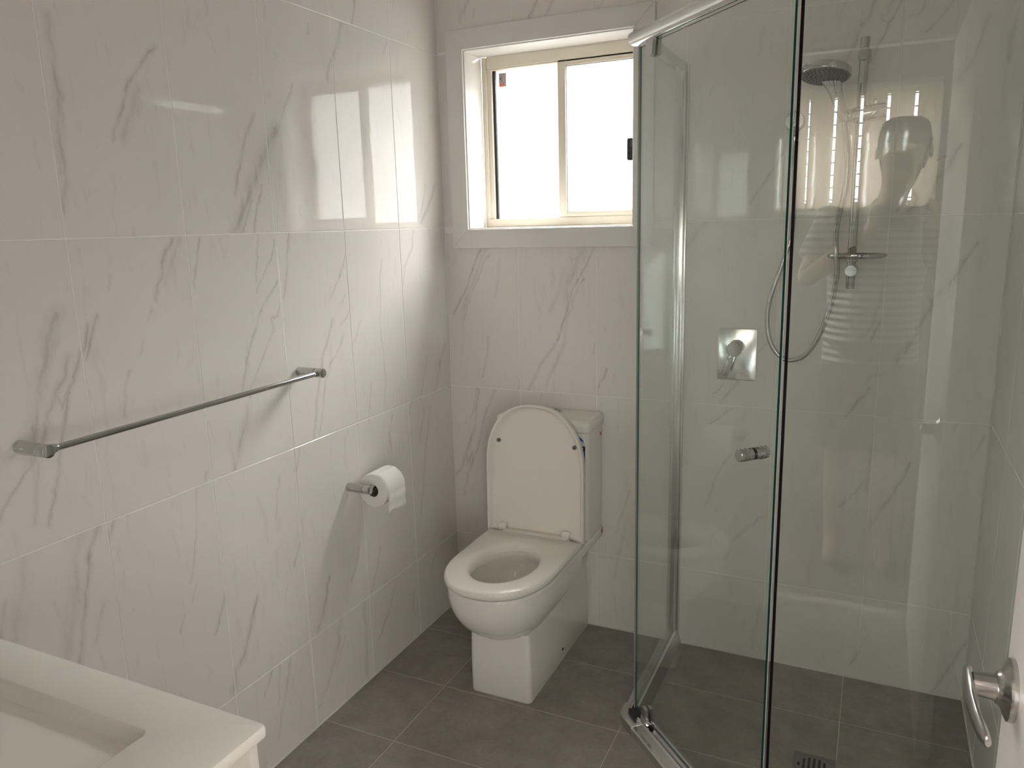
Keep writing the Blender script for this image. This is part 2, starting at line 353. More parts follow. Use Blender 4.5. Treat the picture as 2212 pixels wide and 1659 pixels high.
def glass_mat(name, tint):
    m = bpy.data.materials.new(name); m.use_nodes = True; nt = m.node_tree; N = nt.nodes; N.clear()
    out = N.new('ShaderNodeOutputMaterial'); mix = N.new('ShaderNodeMixShader'); tr = N.new('ShaderNodeBsdfTransparent'); gl = N.new('ShaderNodeBsdfGlossy')
    tr.inputs[0].default_value = (*tint, 1); gl.inputs[0].default_value = (1, 1, 1, 1); gl.inputs['Roughness'].default_value = 0.0
    lw = N.new('ShaderNodeLayerWeight'); lw.inputs['Blend'].default_value = 0.5
    p = N.new('ShaderNodeMath'); p.operation = 'POWER'; p.inputs[1].default_value = 5.0
    r = N.new('ShaderNodeMapRange'); r.inputs['To Min'].default_value = 0.042; r.inputs['To Max'].default_value = 1.0
    nt.links.new(lw.outputs['Facing'], p.inputs[0]); nt.links.new(p.outputs[0], r.inputs['Value']); nt.links.new(r.outputs[0], mix.inputs[0])
    nt.links.new(tr.outputs[0], mix.inputs[1]); nt.links.new(gl.outputs[0], mix.inputs[2]); nt.links.new(mix.outputs[0], out.inputs[0])
    return m
M_glass = glass_mat('clear_toughened_glass', (.948, .978, .970))
M_edge = mat('green_glass_edge', (.004, .085, .075), .12, bump=(40, .03))
M_edge_soft = mat('pale_glass_edge', (.30, .42, .38), .2, bump=(40, .03)); M_edge_thin = mat('grey_green_glass_edge', (.05, .09, .085), .15, bump=(40, .03))
M_edge_dark = mat('dark_glass_edge', (.006, .008, .014), .15, bump=(40, .03))

# frosted pane lit by daylight from outside
def frosted_mat():
    m = mat('frosted_daylit_glass', (.8, .82, .82), .25); nt = m.node_tree; b = nt.nodes['Principled BSDF']; out = nt.nodes['Material Output']
    b.inputs['Emission Color'].default_value = (1.0, .985, .97, 1); b.inputs['Emission Strength'].default_value = WINDOW_GLOW / .7
    tr = nt.nodes.new('ShaderNodeBsdfTransparent'); mx = nt.nodes.new('ShaderNodeMixShader'); mx.inputs[0].default_value = .3
    nt.links.new(b.outputs[0], mx.inputs[1]); nt.links.new(tr.outputs[0], mx.inputs[2]); nt.links.new(mx.outputs[0], out.inputs[0])
    return m
M_frost = frosted_mat()
def slat_mat():
    m = bpy.data.materials.new('blind_fabric'); m.use_nodes = True; nt = m.node_tree; N = nt.nodes; N.clear()
    out = N.new('ShaderNodeOutputMaterial'); mix = N.new('ShaderNodeMixShader'); d = N.new('ShaderNodeBsdfDiffuse'); t = N.new('ShaderNodeBsdfTranslucent')
    tc = N.new('ShaderNodeTexCoord'); nz = N.new('ShaderNodeTexNoise'); nz.inputs['Scale'].default_value = 150
    mx = N.new('ShaderNodeMix'); mx.data_type = 'RGBA'; mx.inputs['A'].default_value = (.90, .84, .76, 1); mx.inputs['B'].default_value = (.84, .78, .71, 1)
    nt.links.new(tc.outputs['Object'], nz.inputs['Vector']); nt.links.new(nz.outputs[0], mx.inputs['Factor'])
    nt.links.new(mx.outputs['Result'], d.inputs[0]); nt.links.new(mx.outputs['Result'], t.inputs[0]); mix.inputs[0].default_value = .8
    nt.links.new(d.outputs[0], mix.inputs[1]); nt.links.new(t.outputs[0], mix.inputs[2]); nt.links.new(mix.outputs[0], out.inputs[0])
    return m
M_slat = slat_mat()

# marble tile: faint cloudy veins everywhere plus the veins printed on that one tile
def vein_group():
    g = bpy.data.node_groups.new('vein_segment', 'ShaderNodeTree')
    for n_, t_ in (('P', 'NodeSocketVector'), ('A', 'NodeSocketVector'), ('D', 'NodeSocketVector'), ('InvLen2', 'NodeSocketFloat'), ('Width', 'NodeSocketFloat'), ('Strength', 'NodeSocketFloat')):
        g.interface.new_socket(n_, in_out='INPUT', socket_type=t_)
    g.interface.new_socket('Value', in_out='OUTPUT', socket_type='NodeSocketFloat')
    N = g.nodes; L = g.links; gi = N.new('NodeGroupInput'); go = N.new('NodeGroupOutput')
    pa = N.new('ShaderNodeVectorMath'); pa.operation = 'SUBTRACT'; L.new(gi.outputs['P'], pa.inputs[0]); L.new(gi.outputs['A'], pa.inputs[1])
    dt = N.new('ShaderNodeVectorMath'); dt.operation = 'DOT_PRODUCT'; L.new(pa.outputs[0], dt.inputs[0]); L.new(gi.outputs['D'], dt.inputs[1])
    h = N.new('ShaderNodeMath'); h.operation = 'MULTIPLY'; h.use_clamp = True; L.new(dt.outputs['Value'], h.inputs[0]); L.new(gi.outputs['InvLen2'], h.inputs[1])
    sc = N.new('ShaderNodeVectorMath'); sc.operation = 'SCALE'; L.new(gi.outputs['D'], sc.inputs[0]); L.new(h.outputs[0], sc.inputs['Scale'])
    df = N.new('ShaderNodeVectorMath'); df.operation = 'DISTANCE'; L.new(pa.outputs[0], df.inputs[0]); L.new(sc.outputs[0], df.inputs[1])
    q = N.new('ShaderNodeMath'); q.operation = 'DIVIDE'; L.new(df.outputs['Value'], q.inputs[0]); L.new(gi.outputs['Width'], q.inputs[1])
    a = N.new('ShaderNodeMapRange'); a.interpolation_type = 'SMOOTHSTEP'; a.inputs['From Min'].default_value = 0.15; a.inputs['From Max'].default_value = 0.6; a.inputs['To Min'].default_value = 0.5; a.inputs['To Max'].default_value = 0
    b = N.new('ShaderNodeMapRange'); b.interpolation_type = 'SMOOTHSTEP'; b.inputs['From Min'].default_value = 0.2; b.inputs['From Max'].default_value = 2.1; b.inputs['To Min'].default_value = 0.55; b.inputs['To Max'].default_value = 0
    L.new(q.outputs[0], a.inputs['Value']); L.new(q.outputs[0], b.inputs['Value'])
    s = N.new('ShaderNodeMath'); s.operation = 'ADD'; L.new(a.outputs[0], s.inputs[0]); L.new(b.outputs[0], s.inputs[1])
    o = N.new('ShaderNodeMath'); o.operation = 'MULTIPLY'; L.new(s.outputs[0], o.inputs[0]); L.new(gi.outputs['Strength'], o.inputs[1]); L.new(o.outputs[0], go.inputs[0])
    return g
VG = vein_group()
def marble(name, segs, seed):
    """segs: [(ax, ay, bx, by, width, strength)] in the tile's own (across, up) coordinates"""
    m = bpy.data.materials.new(name); m.use_nodes = True; nt = m.node_tree; N = nt.nodes; L = nt.links; b = N['Principled BSDF']
    tc = N.new('ShaderNodeTexCoord'); sx = N.new('ShaderNodeSeparateXYZ'); L.new(tc.outputs['Object'], sx.inputs[0])
    ac = N.new('ShaderNodeMath'); ac.operation = 'ADD'; L.new(sx.outputs[0], ac.inputs[0]); L.new(sx.outputs[1], ac.inputs[1])   # the tile is flat: one of the two is constant
    cx = N.new('ShaderNodeCombineXYZ'); L.new(ac.outputs[0], cx.inputs[0]); L.new(sx.outputs[2], cx.inputs[1]); cx.inputs[2].default_value = 0
    def warp(src, scale, amt, off):
        ad = N.new('ShaderNodeVectorMath'); ad.operation = 'ADD'; L.new(src, ad.inputs[0]); ad.inputs[1].default_value = (off, off * 1.7, off * .3)
        nz = N.new('ShaderNodeTexNoise'); nz.inputs['Scale'].default_value = scale; nz.inputs['Detail'].default_value = 2; L.new(ad.outputs[0], nz.inputs['Vector'])
        sb = N.new('ShaderNodeVectorMath'); sb.operation = 'SUBTRACT'; L.new(nz.outputs['Color'], sb.inputs[0]); sb.inputs[1].default_value = (.5, .5, .5)
        ml = N.new('ShaderNodeVectorMath'); ml.operation = 'MULTIPLY'; L.new(sb.outputs[0], ml.inputs[0]); ml.inputs[1].default_value = (amt, amt, 0)
        r = N.new('ShaderNodeVectorMath'); r.operation = 'ADD'; L.new(src, r.inputs[0]); L.new(ml.outputs[0], r.inputs[1]); return r.outputs[0]
    P = warp(warp(cx.outputs[0], 16, .022, seed), 70, .008, seed + 3)
    tot = None
    for (ax, ay, bx, by, w, s) in segs:
        g = N.new('ShaderNodeGroup'); g.node_tree = VG; L.new(P, g.inputs['P']); g.inputs['A'].default_value = (ax, ay, 0); d = (bx - ax, by - ay)
        g.inputs['D'].default_value = (d[0], d[1], 0); g.inputs['InvLen2'].default_value = 1.0 / max(d[0] ** 2 + d[1] ** 2, 1e-6); g.inputs['Width'].default_value = w; g.inputs['Strength'].default_value = s
        if tot is None: tot = g.outputs[0]
        else:
            mx = N.new('ShaderNodeMath'); mx.operation = 'MAXIMUM'; L.new(tot, mx.inputs[0]); L.new(g.outputs[0], mx.inputs[1]); tot = mx.outputs[0]
    # long streaks leaning to the right break the veins up and give the faint ground its drift
    rt = N.new('ShaderNodeMapping'); rt.inputs['Rotation'].default_value = (0, 0, math.radians(17)); rt.inputs['Scale'].default_value = (9, 1.6, 1); rt.inputs['Location'].default_value = (seed * 1.3, seed * .7, seed); L.new(P, rt.inputs['Vector'])
    n1 = N.new('ShaderNodeTexNoise'); n1.inputs['Scale'].default_value = 1.6; n1.inputs['Detail'].default_value = 4; L.new(rt.outputs[0], n1.inputs['Vector'])
    n2 = N.new('ShaderNodeTexNoise'); n2.inputs['Scale'].default_value = 7; n2.inputs['Detail'].default_value = 4; L.new(rt.outputs[0], n2.inputs['Vector'])
    rid = N.new('ShaderNodeMath'); rid.operation = 'SUBTRACT'; L.new(n1.outputs[0], rid.inputs[0]); rid.inputs[1].default_value = .5
    ab = N.new('ShaderNodeMath'); ab.operation = 'ABSOLUTE'; L.new(rid.outputs[0], ab.inputs[0])
    mr = N.new('ShaderNodeMapRange'); mr.inputs['From Min'].default_value = 0.0; mr.inputs['From Max'].default_value = .03; mr.inputs['To Min'].default_value = .10; mr.inputs['To Max'].default_value = 0; L.new(ab.outputs[0], mr.inputs['Value'])
    gate = N.new('ShaderNodeMapRange'); gate.inputs['From Min'].default_value = .5; gate.inputs['From Max'].default_value = .62; L.new(n2.outputs[0], gate.inputs['Value'])
    fn = N.new('ShaderNodeMath'); fn.operation = 'MULTIPLY'; L.new(mr.outputs[0], fn.inputs[0]); L.new(gate.outputs[0], fn.inputs[1]); dens = fn.outputs[0]
    if tot is not None:
        br = N.new('ShaderNodeMapRange'); br.inputs['From Min'].default_value = .35; br.inputs['From Max'].default_value = .6; br.inputs['To Min'].default_value = .45; br.inputs['To Max'].default_value = 1.15; L.new(n2.outputs[0], br.inputs['Value'])
        ml = N.new('ShaderNodeMath'); ml.operation = 'MULTIPLY'; L.new(tot, ml.inputs[0]); L.new(br.outputs[0], ml.inputs[1])
        ad = N.new('ShaderNodeMath'); ad.operation = 'ADD'; ad.use_clamp = True; L.new(ml.outputs[0], ad.inputs[0]); L.new(dens, ad.inputs[1]); dens = ad.outputs[0]
    mx = N.new('ShaderNodeMix'); mx.data_type = 'RGBA'; mx.inputs['A'].default_value = (.825, .790, .755, 1); mx.inputs['B'].default_value = (.31, .275, .28, 1)
    L.new(dens, mx.inputs['Factor']); L.new(mx.outputs['Result'], b.inputs['Base Color'])
    b.inputs['Roughness'].default_value = .03; b.inputs['IOR'].default_value = 1.50
    # pressed tile faces are never quite flat
    nb = N.new('ShaderNodeTexNoise'); nb.inputs['Scale'].default_value = 26; nb.inputs['Detail'].default_value = 1; L.new(tc.outputs['Object'], nb.inputs['Vector'])
    bp = N.new('ShaderNodeBump'); bp.inputs['Strength'].default_value = .05; bp.inputs['Distance'].default_value = .001; L.new(nb.outputs[0], bp.inputs['Height']); L.new(bp.outputs[0], b.inputs['Normal'])
    return m
def floor_mat(k):
    m = bpy.data.materials.new('grey_stone_tile'); m.use_nodes = True; nt = m.node_tree; N = nt.nodes; L = nt.links; b = N['Principled BSDF']
    tc = N.new('ShaderNodeTexCoord'); oi = N.new('ShaderNodeObjectInfo'); ad = N.new('ShaderNodeVectorMath'); ad.operation = 'ADD'
    cm = N.new('ShaderNodeVectorMath'); cm.operation = 'SCALE'; cm.inputs[0].default_value = (9, 7, 5); L.new(oi.outputs['Random'], cm.inputs['Scale'])
    L.new(tc.outputs['Object'], ad.inputs[0]); L.new(cm.outputs[0], ad.inputs[1])
    n1 = N.new('ShaderNodeTexNoise'); n1.inputs['Scale'].default_value = 9; n1.inputs['Detail'].default_value = 8; n1.inputs['Roughness'].default_value = .65; L.new(ad.outputs[0], n1.inputs['Vector'])
    n2 = N.new('ShaderNodeTexNoise'); n2.inputs['Scale'].default_value = 90; n2.inputs['Detail'].default_value = 4; L.new(ad.outputs[0], n2.inputs['Vector'])
    mr = N.new('ShaderNodeMapRange'); mr.inputs['From Min'].default_value = .36; mr.inputs['From Max'].default_value = .66; L.new(n1.outputs[0], mr.inputs['Value'])
    mx = N.new('ShaderNodeMix'); mx.data_type = 'RGBA'; mx.inputs['A'].default_value = (.30, .265, .238, 1); mx.inputs['B'].default_value = (.40, .358, .325, 1); L.new(mr.outputs[0], mx.inputs['Factor'])
    m2 = N.new('ShaderNodeMix'); m2.data_type = 'RGBA'; m2.blend_type = 'MULTIPLY'; m2.inputs['Factor'].default_value = .35; L.new(mx.outputs['Result'], m2.inputs['A']); L.new(n2.outputs['Color'], m2.inputs['B'])
    L.new(m2.outputs['Result'], b.inputs['Base Color']); b.inputs['Roughness'].default_value = .5
    bp = N.new('ShaderNodeBump'); bp.inputs['Strength'].default_value = .12; bp.inputs['Distance'].default_value = .001; L.new(n2.outputs[0], bp.inputs['Height']); L.new(bp.outputs[0], b.inputs['Normal'])
    return m
M_floor = floor_mat(0)

# ------------------------------------------------------------------ the room: slabs, tiles
GAP = .0015; T = .009
_tile_mesh = {}
def tile_mesh(w, h, axis):
    """a tile with eased face edges; axis 'L' faces +x, 'B' faces -y, 'R' faces -x, 'F' faces +z; origin at the middle of its face"""
    key = (round(w, 4), round(h, 4), axis)
    if key in _tile_mesh: return _tile_mesh[key]
    bm = bmesh.new(); e = .0008; a = w / 2 - GAP; b = h / 2 - GAP
    rings = [[(-a, -b, -T), (a, -b, -T), (a, b, -T), (-a, b, -T)], [(-a, -b, -e), (a, -b, -e), (a, b, -e), (-a, b, -e)], [(-a + e, -b + e, 0), (a - e, -b + e, 0), (a - e, b - e, 0), (-a + e, b - e, 0)]]
    def xf(p):
        x, y, z = p
        return {'L': (z, x, y), 'R': (-z, x, y), 'B': (x, -z, y), 'F': (x, y, z)}[axis]
    R_ = [[bm.verts.new(xf(p)) for p in r] for r in rings]
    for A, C_ in zip(R_[:-1], R_[1:]):
        for i in range(4): bm.faces.new([A[i], A[(i + 1) % 4], C_[(i + 1) % 4], C_[i]])
    bm.faces.new(R_[0]); bm.faces.new(R_[-1]); bmesh.ops.recalc_face_normals(bm, faces=bm.faces)
    me = bpy.data.meshes.new('tile'); bm.to_mesh(me); bm.free(); _tile_mesh[key] = me; return me
def wall_tiles(parent, wall, cols, rows, skip=None):
    k = 0
    for (a0, a1) in cols:
        for (z0, z1) in rows:
            for (b0, b1, y0, y1) in (skip(a0, a1, z0, z1) if skip else [(a0, a1, z0, z1)]):
                me = tile_mesh(b1 - b0, y1 - y0, wall).copy()
                ca, cz = (b0 + b1) / 2, (y0 + y1) / 2; segs = []
                for (w_, wid, st, pts) in VEINS:
                    if w_ != wall: continue
                    for p, q in zip(pts[:-1], pts[1:]):
                        # a vein belongs to the tile its segment's middle lies on; it may run out over the edge, never onto a neighbour
                        if min(p[0], q[0]) < b1 - .002 and max(p[0], q[0]) > b0 + .002 and min(p[1], q[1]) < y1 - .002 and max(p[1], q[1]) > y0 + .002:
                            segs.append((p[0] - ca, p[1] - cz, q[0] - ca, q[1] - cz, wid / 1000 * .62, st * VEIN_GAIN))
                k += 1
                o = link('wall_tile', me, marble('white_marble_tile', segs, random.uniform(0, 40)), parent, 0)
                o.location = {'L': (0, ca, cz), 'R': (W, ca, cz), 'B': (ca, 0, cz)}[wall]
VEIN_GAIN = .55
COLS_L = [(-.3075, 0)] + [(-.3075 - .3 * (i + 1), -.3075 - .3 * i) for i in range(7)]; COLS_L[-1] = (YF, COLS_L[-1][1])
COLS_B = [(0, .2935), (.2935, .5935), (.5935, .8935), (.8935, 1.1935), (1.1935, 1.4935), (1.4935, W)]
COLS_R = [(-.3 * (i + 1), -.3 * i) for i in range(7)] + [(YF, -2.1)]
# window opening in the back wall
OX0, OX1, OZ0, OZ1 = .100, .730, 1.475, 2.105
SB = .0010     # how far the grout lies behind the tile faces

left = B().box((-.12, YF - .1, -.1), (-SB, 0 + .14, HC)).done('wall_left', M_grout, None, 0)
tag(left, 'left wall of large glossy white marble tiles with grey veins', 'wall', None, 'structure')
wall_tiles(left, 'L', COLS_L, ROWS)
bb = B().box((-SB, SB, -.1), (W + SB, .14, OZ0)).box((-SB, SB, OZ1), (W + SB, .14, HC)).box((-SB, SB, OZ0), (OX0, .14, OZ1)).box((OX1, SB, OZ0), (W + SB, .14, OZ1))
back = bb.done('wall_back', M_grout, None, 0)
tag(back, 'back wall of white marble tiles with the window, behind toilet and shower', 'wall', None, 'structure')
def skip_window(a0, a1, z0, z1):
    if a1 <= OX0 or a0 >= OX1 or z1 <= OZ0 or z0 >= OZ1: return [(a0, a1, z0, z1)]
    out = []
    if a0 < OX0: out.append((a0, OX0, z0, z1))
    elif a1 > OX1: out.append((OX1, a1, z0, z1))
    if z0 < OZ0 and not out: out.append((a0, a1, z0, OZ0))
    elif z0 < OZ0: out = [(a0, a1, z0, OZ0)]
    if z1 > OZ1: out = [(a0, a1, OZ1, z1)]
    return out
wall_tiles(back, 'B', COLS_B, ROWS, skip_window)
right = B().box((W + SB, YF - .1, -.1), (W + .12, .14, HC)).done('wall_right', M_grout, None, 0)
tag(right, 'right wall of white marble tiles closing the shower, beside the open door', 'wall', None, 'structure')
wall_tiles(right, 'R', COLS_R, ROWS)
floor = B().box((-.02, YF - .1, -.1), (W + .02, .02, -SB)).done('floor', M_grout_floor, None, 0)
tag(floor, 'floor of dark warm grey rectangular stone tiles with pale joints', 'floor', None, 'structure')
FX = [0, .2541, .8541, 1.4541, W]; FY = [0, -.263, -.567, -.871, -1.175, -1.479, -1.783, -2.087, YF - .05]
for i in range(4):
    for j in range(8):
        w = FX[i + 1] - FX[i]; h = FY[j] - FY[j + 1]
        o = link('floor_tile', tile_mesh(w, h, 'F').copy(), M_floor, floor, 0); o.location = ((FX[i] + FX[i + 1]) / 2, (FY[j] + FY[j + 1]) / 2, 0)
ceiling = B().box((-.12, YF - .1, HC), (W + .12, .14, HC + .1)).done('ceiling', M_ceil, None, 0)
tag(ceiling, 'flat white painted ceiling of the bathroom', 'ceiling', None, 'structure')
DX0, DX1, DZ = .88, 1.70, 2.06       # doorway
front = B().box((-.12, YF - .1, -.1), (DX0, YF, HC)).box((DX1, YF - .1, -.1), (W + .12, YF, HC)).box((DX0, YF - .1, DZ), (DX1, YF, HC)).done('wall_front', M_paint, None, 0)
tag(front, 'front wall with the doorway the picture is taken from', 'wall', None, 'structure')
# white silicone where the walls meet the floor and in the corners
def bead(name, p0, p1, s=.004, lab=''):
    o = B().tube([p0, p1], s, n=8, sub=1).done(name, M_seal, None, 60); tag(o, lab, 'sealant', None, 'structure'); return o
bead('trim_1', (.001, YF, .001), (.001, 0, .001), .0035, 'white sealant line between left wall and floor')
bead('trim_2', (0, -.001, .001), (W, -.001, .001), .003, 'white sealant line between back wall and floor')
bead('trim_3', (W - .001, YF, .001), (W - .001, 0, .001), .003, 'white sealant line between right wall and floor')
bead('trim_4', (W - .001, -.001, 0), (W - .001, -.001, HC), .003, 'sealant line up the shower corner')

# door frame round the doorway (seen only in the glass)
df = B()
for (a, b_) in (((DX0 - .062, YF - .008, 0), (DX0 + .012, YF + .014, DZ + .062)), ((DX1 - .012, YF - .008, 0), (DX1 + .062, YF + .014, DZ + .062)), ((DX0 + .012, YF - .008, DZ - .012), (DX1 - .012, YF + .014, DZ + .062))): df.box(a, b_, .003)
o = df.done('trim_5', M_paint); tag(o, 'white architrave round the bathroom doorway', 'architrave', None, 'structure')

# ------------------------------------------------------------------ bathroom window
win = empty('window_1', (.4175, 0, 1.475)); tag(win, 'square sliding window with two bright frosted panes in a white reveal', 'window', None, 'structure')
AX0, AX1, AZ0, AZ1 = .043, .7945, 1.4175, 2.168; IX0, IX1, IZ0, IZ1 = .108, .727, 1.4855, 2.1015
def arch(poly): return B().prism(poly, 1, -.018, 0.0, .0016)
arch([(AX0, AZ1), (AX1, AZ1), (IX1, IZ1), (IX0, IZ1)]).done('architrave_board', M_paint, win)
arch([(AX0, AZ0), (AX1, AZ0), (IX1, IZ0), (IX0, IZ0)]).done('architrave_board', M_paint, win)
arch([(AX0, AZ0), (AX0, AZ1), (IX0, IZ1), (IX0, IZ0)]).done('architrave_board', M_paint, win)
arch([(AX1, AZ0), (AX1, AZ1), (IX1, IZ1), (IX1, IZ0)]).done('architrave_board', M_paint, win)
RX0, RX1, RZ0, RZ1 = .1125, .7225, 1.4895, 2.0965; RD = .122
def lining(lo, hi): return B().box(lo, hi, .0012)
lining((OX0, -.009, RZ1), (OX1, RD, RZ1 + .008)).done('reveal_lining', M_paint, win)
lining((OX0, -.009, RZ0 - .008), (OX1, RD, RZ0)).done('reveal_lining', M_paint, win)
lining((OX0, -.009, RZ0), (RX0, RD, RZ1)).done('reveal_lining', M_paint, win)
lining((RX1, -.009, RZ0), (OX1, RD, RZ1)).done('reveal_lining', M_paint, win)
# aluminium outer frame
fr = B()
FY0, FY1 = .1185, .19
fr.box((RX0, FY0 + .002, RZ0), (.1305, FY1, RZ1), .001)
fr.box((RX0, FY0 + .010, RZ0 + .03), (.1475, FY1, RZ1 - .03), .0008)
fr.box((RX1 - .018, FY0 + .002, RZ0), (RX1, FY1, RZ1), .001)
fr.box((.1335, FY0, 2.0565), (RX1 - .0215, FY1, RZ1), .0012)
fr.box((.1335, FY0 + .004, 2.0505), (RX1 - .0215, FY1, 2.0565), .001)
fr.box((.1300, FY0, RZ0), (RX1 - .0215, FY1, 1.5205), .0012)
fr.done('window_frame', M_frame, win)
B().box((.1305, FY0 + .006, 2.0565), (.1335, FY1 - .02, RZ1 - .001)).box((.1275, FY0 + .006, RZ0 + .001), (.1300, FY1 - .02, 1.521)).done('frame_joint', M_gasket, win)
B().box((.1475, .140, 1.519), (.1575, FY1 - .005, 2.058)).done('gasket', M_gasket, win)
B().box((.1560, .148, 1.5205), (.4320, .153, 2.0525)).done('pane', M_frost, win)
# right-hand sliding sash, in the inner track
sash = B()
sash.box((.4115, .1225, 1.5205), (.4395, .146, 2.0565), .001).box((.4055, .135, 1.5205), (.4115, .147, 2.0565), .0008)
sash.box((.684, .1225, 1.5205), (.7025, .146, 2.0565), .001).box((.4395, .1225, 2.0375), (.684, .146, 2.0565), .001).box((.4395, .1225, 1.5205), (.684, .146, 1.5395), .001)
sash = sash.done('sliding_sash', M_frame, win)
B().box((.4375, .1335, 1.5375), (.686, .1385, 2.0395)).done('pane', M_frost, sash)
B().box((.4390, .1295, 1.5390), (.6845, .1335, 1.5412)).box((.4390, .1295, 2.0360), (.6845, .1335, 2.0380)).box((.4390, .1295, 1.5390), (.4408, .1335, 2.0380)).done('gasket', M_gasket, sash)
la = B().prism(rrect(.679, 1.7415, .0105, .0365, .006), 1, .108, .1225, .0015).box((.674, .1, 1.735), (.684, .109, 1.75), .002).done('latch', M_black, sash)
st = B().box((.1705, .1470, 1.9945), (.1990, .1481, 2.0415), mi=0).box((.1725, .1464, 1.9955), (.1905, .1471, 2.0075), mi=1).box((.1745, .1464, 2.020), (.1785, .1471, 2.026), mi=2).box((.1820, .1464, 2.011), (.1828, .1471, 2.032), mi=2).box((.1930, .1464, 2.016), (.1936, .1471, 2.034), mi=1)
st.done('sticker', [M_lgrey, M_orange, M_gasket], win)

# ------------------------------------------------------------------ bedroom behind the camera (seen in the glass)
BY = -3.52; BX0, BX1 = -1.5, 3.0
NX0, NX1, NZ0, NZ1 = .62, 1.665, 1.525, 2.105
o = B().box((BX0, BY - .12, -.1), (BX1, BY, NZ0)).box((BX0, BY - .12, NZ1), (BX1, BY, 2.5)).box((BX0, BY - .12, NZ0), (NX0, BY, NZ1)).box((NX1, BY - .12, NZ0), (BX1, BY, NZ1)).done('wall_bedroom_far', M_wallpaint, None, 0)
tag(o, 'far bedroom wall with the high window and blinds', 'wall', None, 'structure')
o = B().box((BX0 - .1, BY - .12, -.1), (BX0, YF, 2.5)).done('wall_bedroom_left', M_wallpaint, None, 0); tag(o, 'bedroom side wall on the left of the doorway', 'wall', None, 'structure')
o = B().box((BX1, BY - .12, -.1), (BX1 + .1, YF, 2.5)).done('wall_bedroom_right', M_wallpaint, None, 0); tag(o, 'bedroom side wall on the right of the doorway', 'wall', None, 'structure')
o = B().box((BX0, YF - .1, -.1), (-.12, YF, 2.5)).box((W + .12, YF - .1, -.1), (BX1, YF, 2.5)).done('wall_bedroom_near', M_wallpaint, None, 0); tag(o, 'bedroom wall beside the bathroom', 'wall', None, 'structure')
o = B().box((BX0 - .1, BY - .12, 2.42), (BX1 + .1, YF - .1, 2.52)).done('ceiling_bedroom', M_ceil, None, 0); tag(o, 'white bedroom ceiling', 'ceiling', None, 'structure')
o = B().box((BX0 - .1, BY - .12, -.1), (BX1 + .1, YF - .1, -.004)).done('floor_bedroom', M_carpet, None, 0); tag(o, 'bedroom floor outside the bathroom door', 'floor', None, 'structure')
w2 = empty('window_2', ((NX0 + NX1) / 2, BY, NZ0)); tag(w2, 'high bedroom window behind vertical blinds', 'window', None, 'structure')
f2 = B()
for lo, hi in (((NX0, BY - .09, NZ0), (NX1, BY - .05, NZ0 + .04)), ((NX0, BY - .09, NZ1 - .04), (NX1, BY - .05, NZ1)), ((NX0, BY - .09, NZ0), (NX0 + .04, BY - .05, NZ1)), ((NX1 - .04, BY - .09, NZ0), (NX1, BY - .05, NZ1)), ((1.12, BY - .09, NZ0), (1.16, BY - .05, NZ1))): f2.box(lo, hi, .002)
f2.done('window_frame', M_frame, w2)
B().box((NX0 - .02, BY - .02, NZ0 - .018), (NX1 + .02, BY + .03, NZ0), .003).done('window_sill', M_paint, w2)
for k in range(9):
    z = NZ0 + .05 + k * .06
    B().box((NX0 + .04, BY - .078, z), (NX1 - .04, BY - .072, z + .006)).done('security_bar', M_gasket, w2)
bl = empty('vertical_blind', ((NX0 + NX1) / 2, BY + .03, NZ0)); tag(bl, 'cream vertical fabric blind hanging in the bedroom window', 'blind')
B().box((NX0 - .03, BY + .01, 2.075), (NX1 + .02, BY + .055, 2.10), .003).done('head_rail', M_paint, bl)
pitch = .1145
sm = B()
pts = [(-.0525 + .105 * i / 6, .022 * (1 - (2 * i / 6 - 1) ** 2)) for i in range(7)]
sm.loft([[(x, y, z) for x, y in pts] + [(x, y - .0006, z) for x, y in reversed(pts)] for z in (NZ0 + .012, 2.075)])
slat0 = None
for k in range(9):
    x = 1.5875 + .5 * pitch - pitch * k - .003
    if slat0 is None: sl = slat0 = sm.done('slat', M_slat, bl, 60)
    else: sl = slat0.copy(); COL.objects.link(sl)
    sl.location = (x, BY + .030, 0); sl.rotation_euler = (0, 0, math.radians(-15))

# ------------------------------------------------------------------ door leaf and its lever
door = empty('door_1', (1.67, YF, 0)); tag(door, 'open white bathroom door, its face seen edge-on beside the shower', 'door', None, 'structure')
B().box((1.650, YF + .006, .008), (1.687, -1.4995, 2.04), .0015).done('door_leaf', M_door, door)
hd = B().lathe((1.650, -1.556, .944), (-1, 0, 0), [(0, .0365), (.003, .0372), (.0075, .0364), (.0095, .0325), (.0125, .0245), (.0155, .0200), (.0185, .0185)], 40).done('door_handle', M_brushed, door, 30)
B().lathe((1.632, -1.556, .944), (-1, 0, 0), [(0, .0155), (.022, .0142), (.0245, .0135)], 28).done('neck', M_brushed, hd)
lv = B()
rings = []
for (y, z, hh, th, x) in ((-1.527, .9425, .008, .004, 1.6055), (-1.532, .9415, .0135, .0058, 1.6045), (-1.545, .9395, .0165, .0066, 1.6040), (-1.565, .9385, .0165, .0066, 1.6040), (-1.59, .9375, .0150, .0064, 1.6045), (-1.62, .9365, .0130, .0060, 1.6065), (-1.645, .9360, .0112, .0054, 1.6100), (-1.657, .9355, .0085, .0045, 1.6125), (-1.661, .9352, .005, .003, 1.6135)):
    rings.append([(x + th * math.cos(t), y, z + hh * math.sin(t)) for t in [2 * math.pi * i / 16 for i in range(16)]])
lv.loft(rings).done('lever', M_brushed, hd, 50)

